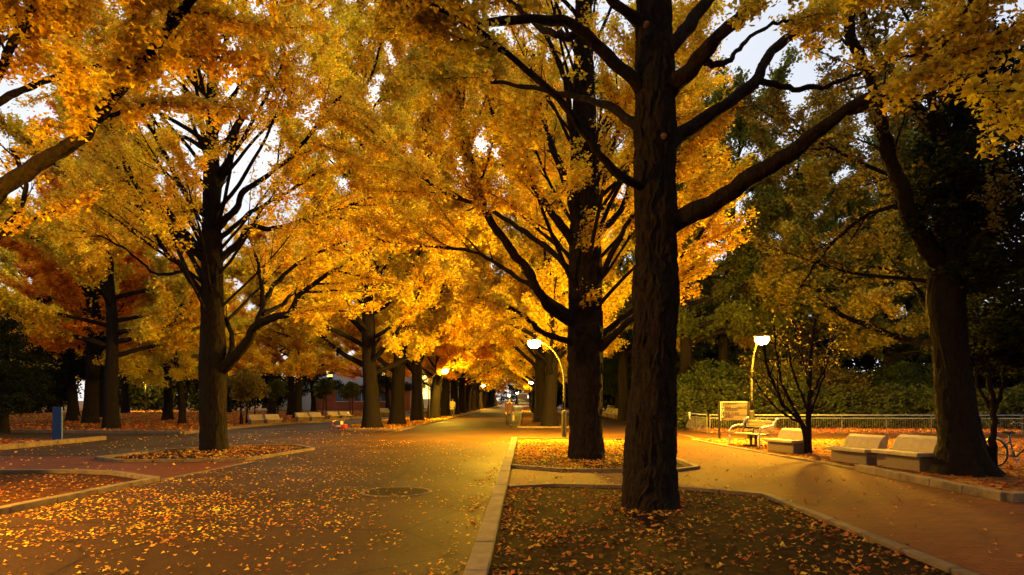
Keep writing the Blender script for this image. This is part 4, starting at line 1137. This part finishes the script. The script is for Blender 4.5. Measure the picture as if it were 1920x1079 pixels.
obj('handlebar', MB().tube(*smooth_path(np.array([(-.30, -.12, 1.04), (-.27, -.28, 1.07), (-.10, -.40, 1.03), (0, -.39, 1.0), (.10, -.40, 1.03), (.27, -.28, 1.07), (.30, -.12, 1.04)]), [.013] * 7, 4), 8).tube([(0, -.38, .9), (0, -.385, 1.01)], .015, 8), STEEL, bk, smooth=True)
obj('saddle', MB().box((0, .20, .83), (.17, .25, .06), 0, .8), RUBBER, bk, bevel=.02)
m = MB()
for z in (.62, .72, .84):
    m.tube([(-.17, -.74, z), (.17, -.74, z), (.17, -.50, z), (-.17, -.50, z), (-.17, -.74, z)], .006, 5)
for k in range(7): m.tube([(-.16 + k * .053, -.74, .62), (-.16 + k * .053, -.74, .84)], .004, 4); m.tube([(-.16 + k * .053, -.50, .62), (-.16 + k * .053, -.50, .84)], .004, 4)
m.box((0, -.62, .615), (.33, .23, .012))
obj('basket', m, DARKM, bk)
obj('crank', MB().torus(.085, .01, (.06, .05, .28), 'x', 20, 6).tube([(.07, .05, .28), (.07, .05, .12), (.15, .05, .12)], .012, 6).tube([(-.07, .05, .28), (-.07, .05, .44), (-.15, .05, .44)], .012, 6), STEEL, bk, smooth=True)


# ================================================================== PEOPLE
def person(label, loc, rz, top, trou, h=1.68, stride=.22, arm=.18, bag=False):
    """walking figure facing local -y"""
    r = thing('person', label, 'person', loc, rz, None, h / 1.70)
    J, E, R = [], [], []

    def jt(p, rad, par=None):
        J.append(p); R.append(rad)
        if par is not None: E.append((par, len(J) - 1))
        return len(J) - 1
    pel = jt((0, 0, .93), .135)
    wa = jt((0, -.01, 1.08), .12, pel); ch = jt((0, -.01, 1.26), .15, wa); sh = jt((0, 0, 1.40), .11, ch)
    nk = jt((0, -.005, 1.47), .052, sh); jw = jt((0, -.03, 1.535), .065, nk); hd = jt((0, -.015, 1.61), .088, jw); jt((0, 0, 1.675), .06, hd)
    for s in (-1, 1):
        f = s * stride
        hp = jt((s * .095, 0, .87), .095, pel); kn = jt((s * .10, -f * .55 - .02, .49), .062, hp); an = jt((s * .10, -f + .03, .085 + (.03 if f < 0 else 0)), .04, kn); jt((s * .105, -f - .13, .035), .035, an)
        so = jt((s * .175, 0, 1.385), .06, sh); el = jt((s * .215, f * arm * 2 * .6 + .03, 1.11), .043, so); wr = jt((s * .225, f * arm * 3.2 - .03, .87), .028, el)
        pm = jt((s * .225, f * arm * 3.6 - .04, .80), .033, wr)
        for k in range(4):
            y = f * arm * 3.6 - .065 + k * .018
            a = jt((s * .222, y, .755), .0095, pm); jt((s * .212, y - .004, .715 + abs(k - 1.4) * .006), .008, a)
        a = jt((s * .20, f * arm * 3.6 - .075, .785), .010, pm); jt((s * .195, f * arm * 3.6 - .085, .745), .008, a)
    me = bpy.data.meshes.new('body'); me.from_pydata(J, E, []); me.update()
    o = link('body', me, SKIN, r)
    sk = o.modifiers.new('skin', 'SKIN')
    for i, q in enumerate(me.skin_vertices[0].data if me.skin_vertices else []): q.radius = (R[i], R[i])
    if me.skin_vertices: me.skin_vertices[0].data[0].use_root = True
    ss = o.modifiers.new('sub', 'SUBSURF'); ss.levels = 1; ss.render_levels = 1
    # face
    obj('face', MB().tube([(0, -.095, 1.60), (0, -.118, 1.575), (0, -.10, 1.565)], [.010, .016, .012], 6).box((-.033, -.095, 1.615), (.024, .012, .010)).box((.033, -.095, 1.615), (.024, .012, .010)).box((0, -.088, 1.535), (.045, .012, .010)), SKIN, r)
    obj('hair', MB().lathe([(.0, 1.728), (.05, 1.722), (.088, 1.69), (.102, 1.63), (.098, 1.57), (.07, 1.53)], 16, (0, .022, 0)), HAIR, r, smooth=True)
    m = MB()

    def loft(sec):
        th = np.arange(16) * 2 * math.pi / 16
        v = np.stack([np.stack([x + a * np.cos(th), y + b * np.sin(th), np.full(16, z)], -1) for x, y, z, a, b in sec])
        i = np.arange(len(sec) - 1)[:, None] * 16; j = np.arange(16)[None]; k = (j + 1) % 16
        m.add(v.reshape(-1, 3), np.stack([i + j, i + k, i + 16 + k, i + 16 + j], -1).reshape(-1, 4))
    loft([(0, 0, .74, .20, .16), (0, 0, .90, .185, .15), (0, -.01, 1.08, .165, .135), (0, -.01, 1.27, .20, .155), (0, 0, 1.38, .19, .12), (0, 0, 1.44, .10, .085), (0, 0, 1.475, .066, .066)])
    for s in (-1, 1):
        f = s * stride
        m.tube([(s * .16, 0, 1.40), (s * .20, f * arm * .6 + .02, 1.25), (s * .217, f * arm * 1.2 + .03, 1.11), (s * .225, f * arm * 3.1 - .02, .88)], [.078, .07, .06, .048], 10)
    obj('coat', m, top, r, smooth=True)
    m = MB()
    for s in (-1, 1):
        f = s * stride
        m.tube([(s * .08, 0, .95), (s * .097, -f * .2, .74), (s * .10, -f * .55 - .02, .49), (s * .10, -f + .03, .12)], [.125, .108, .080, .066], 12)
    obj('trousers', m, trou, r, smooth=True)
    for s in (-1, 1):
        f = s * stride; lift = .03 if f < 0 else 0
        obj('shoe', MB().tube([(s * .10, -f + .085, .05 + lift), (s * .10, -f, .06 + lift), (s * .105, -f - .10, .045 + lift), (s * .105, -f - .17, .035 + lift)], [.038, .05, .046, .03], 10), RUBBER, r, smooth=True)
    return r


person('walker in a russet coat coming down the middle of the avenue by the right kerb', (-.95, 39.6, .012), math.radians(8), COATR, TROU, 1.68)
person('walker in a cream top and dark trousers beside the left row of trunks', (-6.55, 60.0, .012), math.radians(190), TOPC, TROU, 1.66, .18)
bg = obj('carrier_bag', MB().box((0, 0, .17), (.12, .26, .32), 0, .8).tube([(0, -.07, .32), (0, -.04, .43), (0, .04, .43), (0, .07, .32)], .008, 6), TOPC, None, False, (-.70, 39.55, .36), bevel=.01)
tag(bg, 'pale bag hanging from the hand of the walker in the russet coat', 'bag')

# ================================================================== BUILDINGS
bd = thing('building', 'pale building with a brick front, grey roof and lit yellow windows behind the left wood', 'building', (-28, 104, 0), 0)
obj('brick_wall', MB().box((2.5, 0, 1.9), (15, .4, 3.8)), WALLB, bd)
obj('pale_wall', MB().box((-8.0, -.3, 2.1), (5.9, .5, 4.2)), WALLW, bd)
obj('roof', MB().box((0, .6, 4.0), (22.5, 2.6, .35)), ROOFG, bd, bevel=.03)
obj('upper_wall', MB().box((1.0, 6, 4.2), (19, 6, 8.4)), WALLW, bd)
obj('upper_roof', MB().box((1.0, 6, 8.5), (20, 7, .3)), ROOFG, bd)
for x, z, w, h in ((3.6, 6.1, 1.9, 1.2), (6.0, 6.1, 1.9, 1.2), (8.3, 6.1, 1.5, 1.2), (-3.4, 6.0, .9, 1.4)):
    f = obj('window', MB().box((x, 2.98, z + h / 2 + .06), (w + .16, .06, .1)).box((x, 2.98, z - h / 2 - .06), (w + .16, .06, .1)).box((x - w / 2 - .05, 2.98, z), (.09, .06, h)).box((x + w / 2 + .05, 2.98, z), (.09, .06, h)).box((x, 2.985, z), (.05, .04, h)), ROOFG, bd)
    obj('pane', MB().box((x, 2.99, z), (w, .04, h)), LITW, f)
for x in (-.5, 2.5, 5.5):
    f = obj('window', MB().box((x, -.22, 2.96), (2.1, .08, .1)).box((x, -.22, 1.34), (2.1, .08, .1)).box((x, -.225, 2.15), (.07, .06, 1.5)), ROOFG, bd)
    obj('pane', MB().box((x, -.205, 2.15), (1.9, .05, 1.5)), DARKG, f)
b2 = thing('building', 'tall pale wall with a bright lit window seen between the left row trunks', 'building', (-17.5, 128, 0), 0)
obj('wall', MB().box((0, 3, 5), (9, 6, 10)), WALLW, b2)
obj('roof', MB().box((0, 3, 10.15), (9.6, 6.6, .3)), ROOFG, b2)
for x, z in ((2.2, 4.3), (-1.6, 4.3)):
    f = obj('window', MB().box((x, -.03, z + 2.6), (1.8, .06, .12)).box((x, -.03, z - 2.6), (1.8, .06, .12)).box((x - .84, -.03, z), (.1, .06, 5.1)).box((x + .84, -.03, z), (.1, .06, 5.1)), ROOFG, b2)
    obj('pane', MB().box((x, -.02, z), (1.56, .04, 5.1)), LITW, f)
b3 = thing('kiosk', 'small white lit building closing the far end of the avenue', 'building', (1.6, 212, 0), 0)
obj('wall', MB().box((0, 1.5, 1.7), (8.5, 3, 3.4)), BENCHB, b3)
obj('roof', MB().box((0, 1.4, 3.52), (9.2, 3.6, .24)), ROOFG, b3)
obj('lit_sign', MB().box((.8, -.06, 2.6), (3.4, .1, 1.0)), LITP, b3)
obj('window', MB().box((0, -.03, 1.1), (7.6, .06, 1.3)), DARKG, b3)
obj('bumper_rail', MB().box((0, -.12, .55), (7.8, .1, .25)), SIGNL, b3)

# ================================================================== CAMERA, SKY, SUN
cam = bpy.data.cameras.new('camera'); co = bpy.data.objects.new('camera', cam); COL.objects.link(co)
co.location = (0, 0, CAMH); co.rotation_euler = (math.pi / 2, 0, 0)
cam.sensor_width = 36; cam.lens = F / 1920 * 36
cam.shift_x = -(CX - 960) / 1920; cam.shift_y = (HY - 539.5) / 1920
cam.clip_start = .05; cam.clip_end = 3000
S.camera = co

SUN_EL, SUN_AZ = math.radians(18), math.radians(-12)
w = bpy.data.worlds.new('World'); S.world = w; w.use_nodes = True
nt = w.node_tree; nt.nodes.clear()
sky = nt.nodes.new('ShaderNodeTexSky'); sky.sky_type = 'NISHITA'; sky.sun_disc = False
sky.sun_elevation = SUN_EL; sky.sun_rotation = SUN_AZ; sky.air_density = 1.0; sky.dust_density = 2.0; sky.ozone_density = 1.5
bgn = nt.nodes.new('ShaderNodeBackground'); bgn.inputs['Strength'].default_value = .10
tc = nt.nodes.new('ShaderNodeTexCoord')
nz = nt.nodes.new('ShaderNodeTexNoise'); nz.inputs['Scale'].default_value = 3.0; nz.inputs['Detail'].default_value = 5
mr = nt.nodes.new('ShaderNodeMapRange'); mr.inputs[1].default_value = .3; mr.inputs[2].default_value = .65; mr.inputs[3].default_value = .65; mr.inputs[4].default_value = 1.0
mx = nt.nodes.new('ShaderNodeMix'); mx.data_type = 'RGBA'
mx.inputs[7].default_value = (6.6, 6.9, 7.6, 1)       # pale evening cloud
out = nt.nodes.new('ShaderNodeOutputWorld')
L = nt.links.new
L(tc.outputs['Generated'], nz.inputs['Vector']); L(nz.outputs['Fac'], mr.inputs[0]); L(mr.outputs[0], mx.inputs[0])
L(sky.outputs[0], mx.inputs[6]); L(mx.outputs[2], bgn.inputs['Color']); L(bgn.outputs[0], out.inputs[0])
sl = bpy.data.lights.new('sun', 'SUN'); sl.energy = 3.2; sl.angle = math.radians(40); sl.color = (1.0, .78, .42)
so = bpy.data.objects.new('sun', sl); COL.objects.link(so)
so.rotation_euler = (math.pi / 2 - SUN_EL, 0, math.pi - SUN_AZ)

S.view_settings.view_transform = 'Standard'; S.view_settings.look = 'None'; S.view_settings.gamma = 1.0
S.view_settings.exposure = 0.42
C = S.cycles
C.use_denoising = True; C.denoiser = 'OPENIMAGEDENOISE'
C.max_bounces = 5; C.diffuse_bounces = 4; C.glossy_bounces = 2; C.transmission_bounces = 3; C.transparent_max_bounces = 4
C.caustics_reflective = False; C.caustics_refractive = False
C.sample_clamp_indirect = 4.0; C.sample_clamp_direct = 0
C.use_adaptive_sampling = True; C.adaptive_threshold = .05
try: C.use_light_tree = True
except Exception: pass
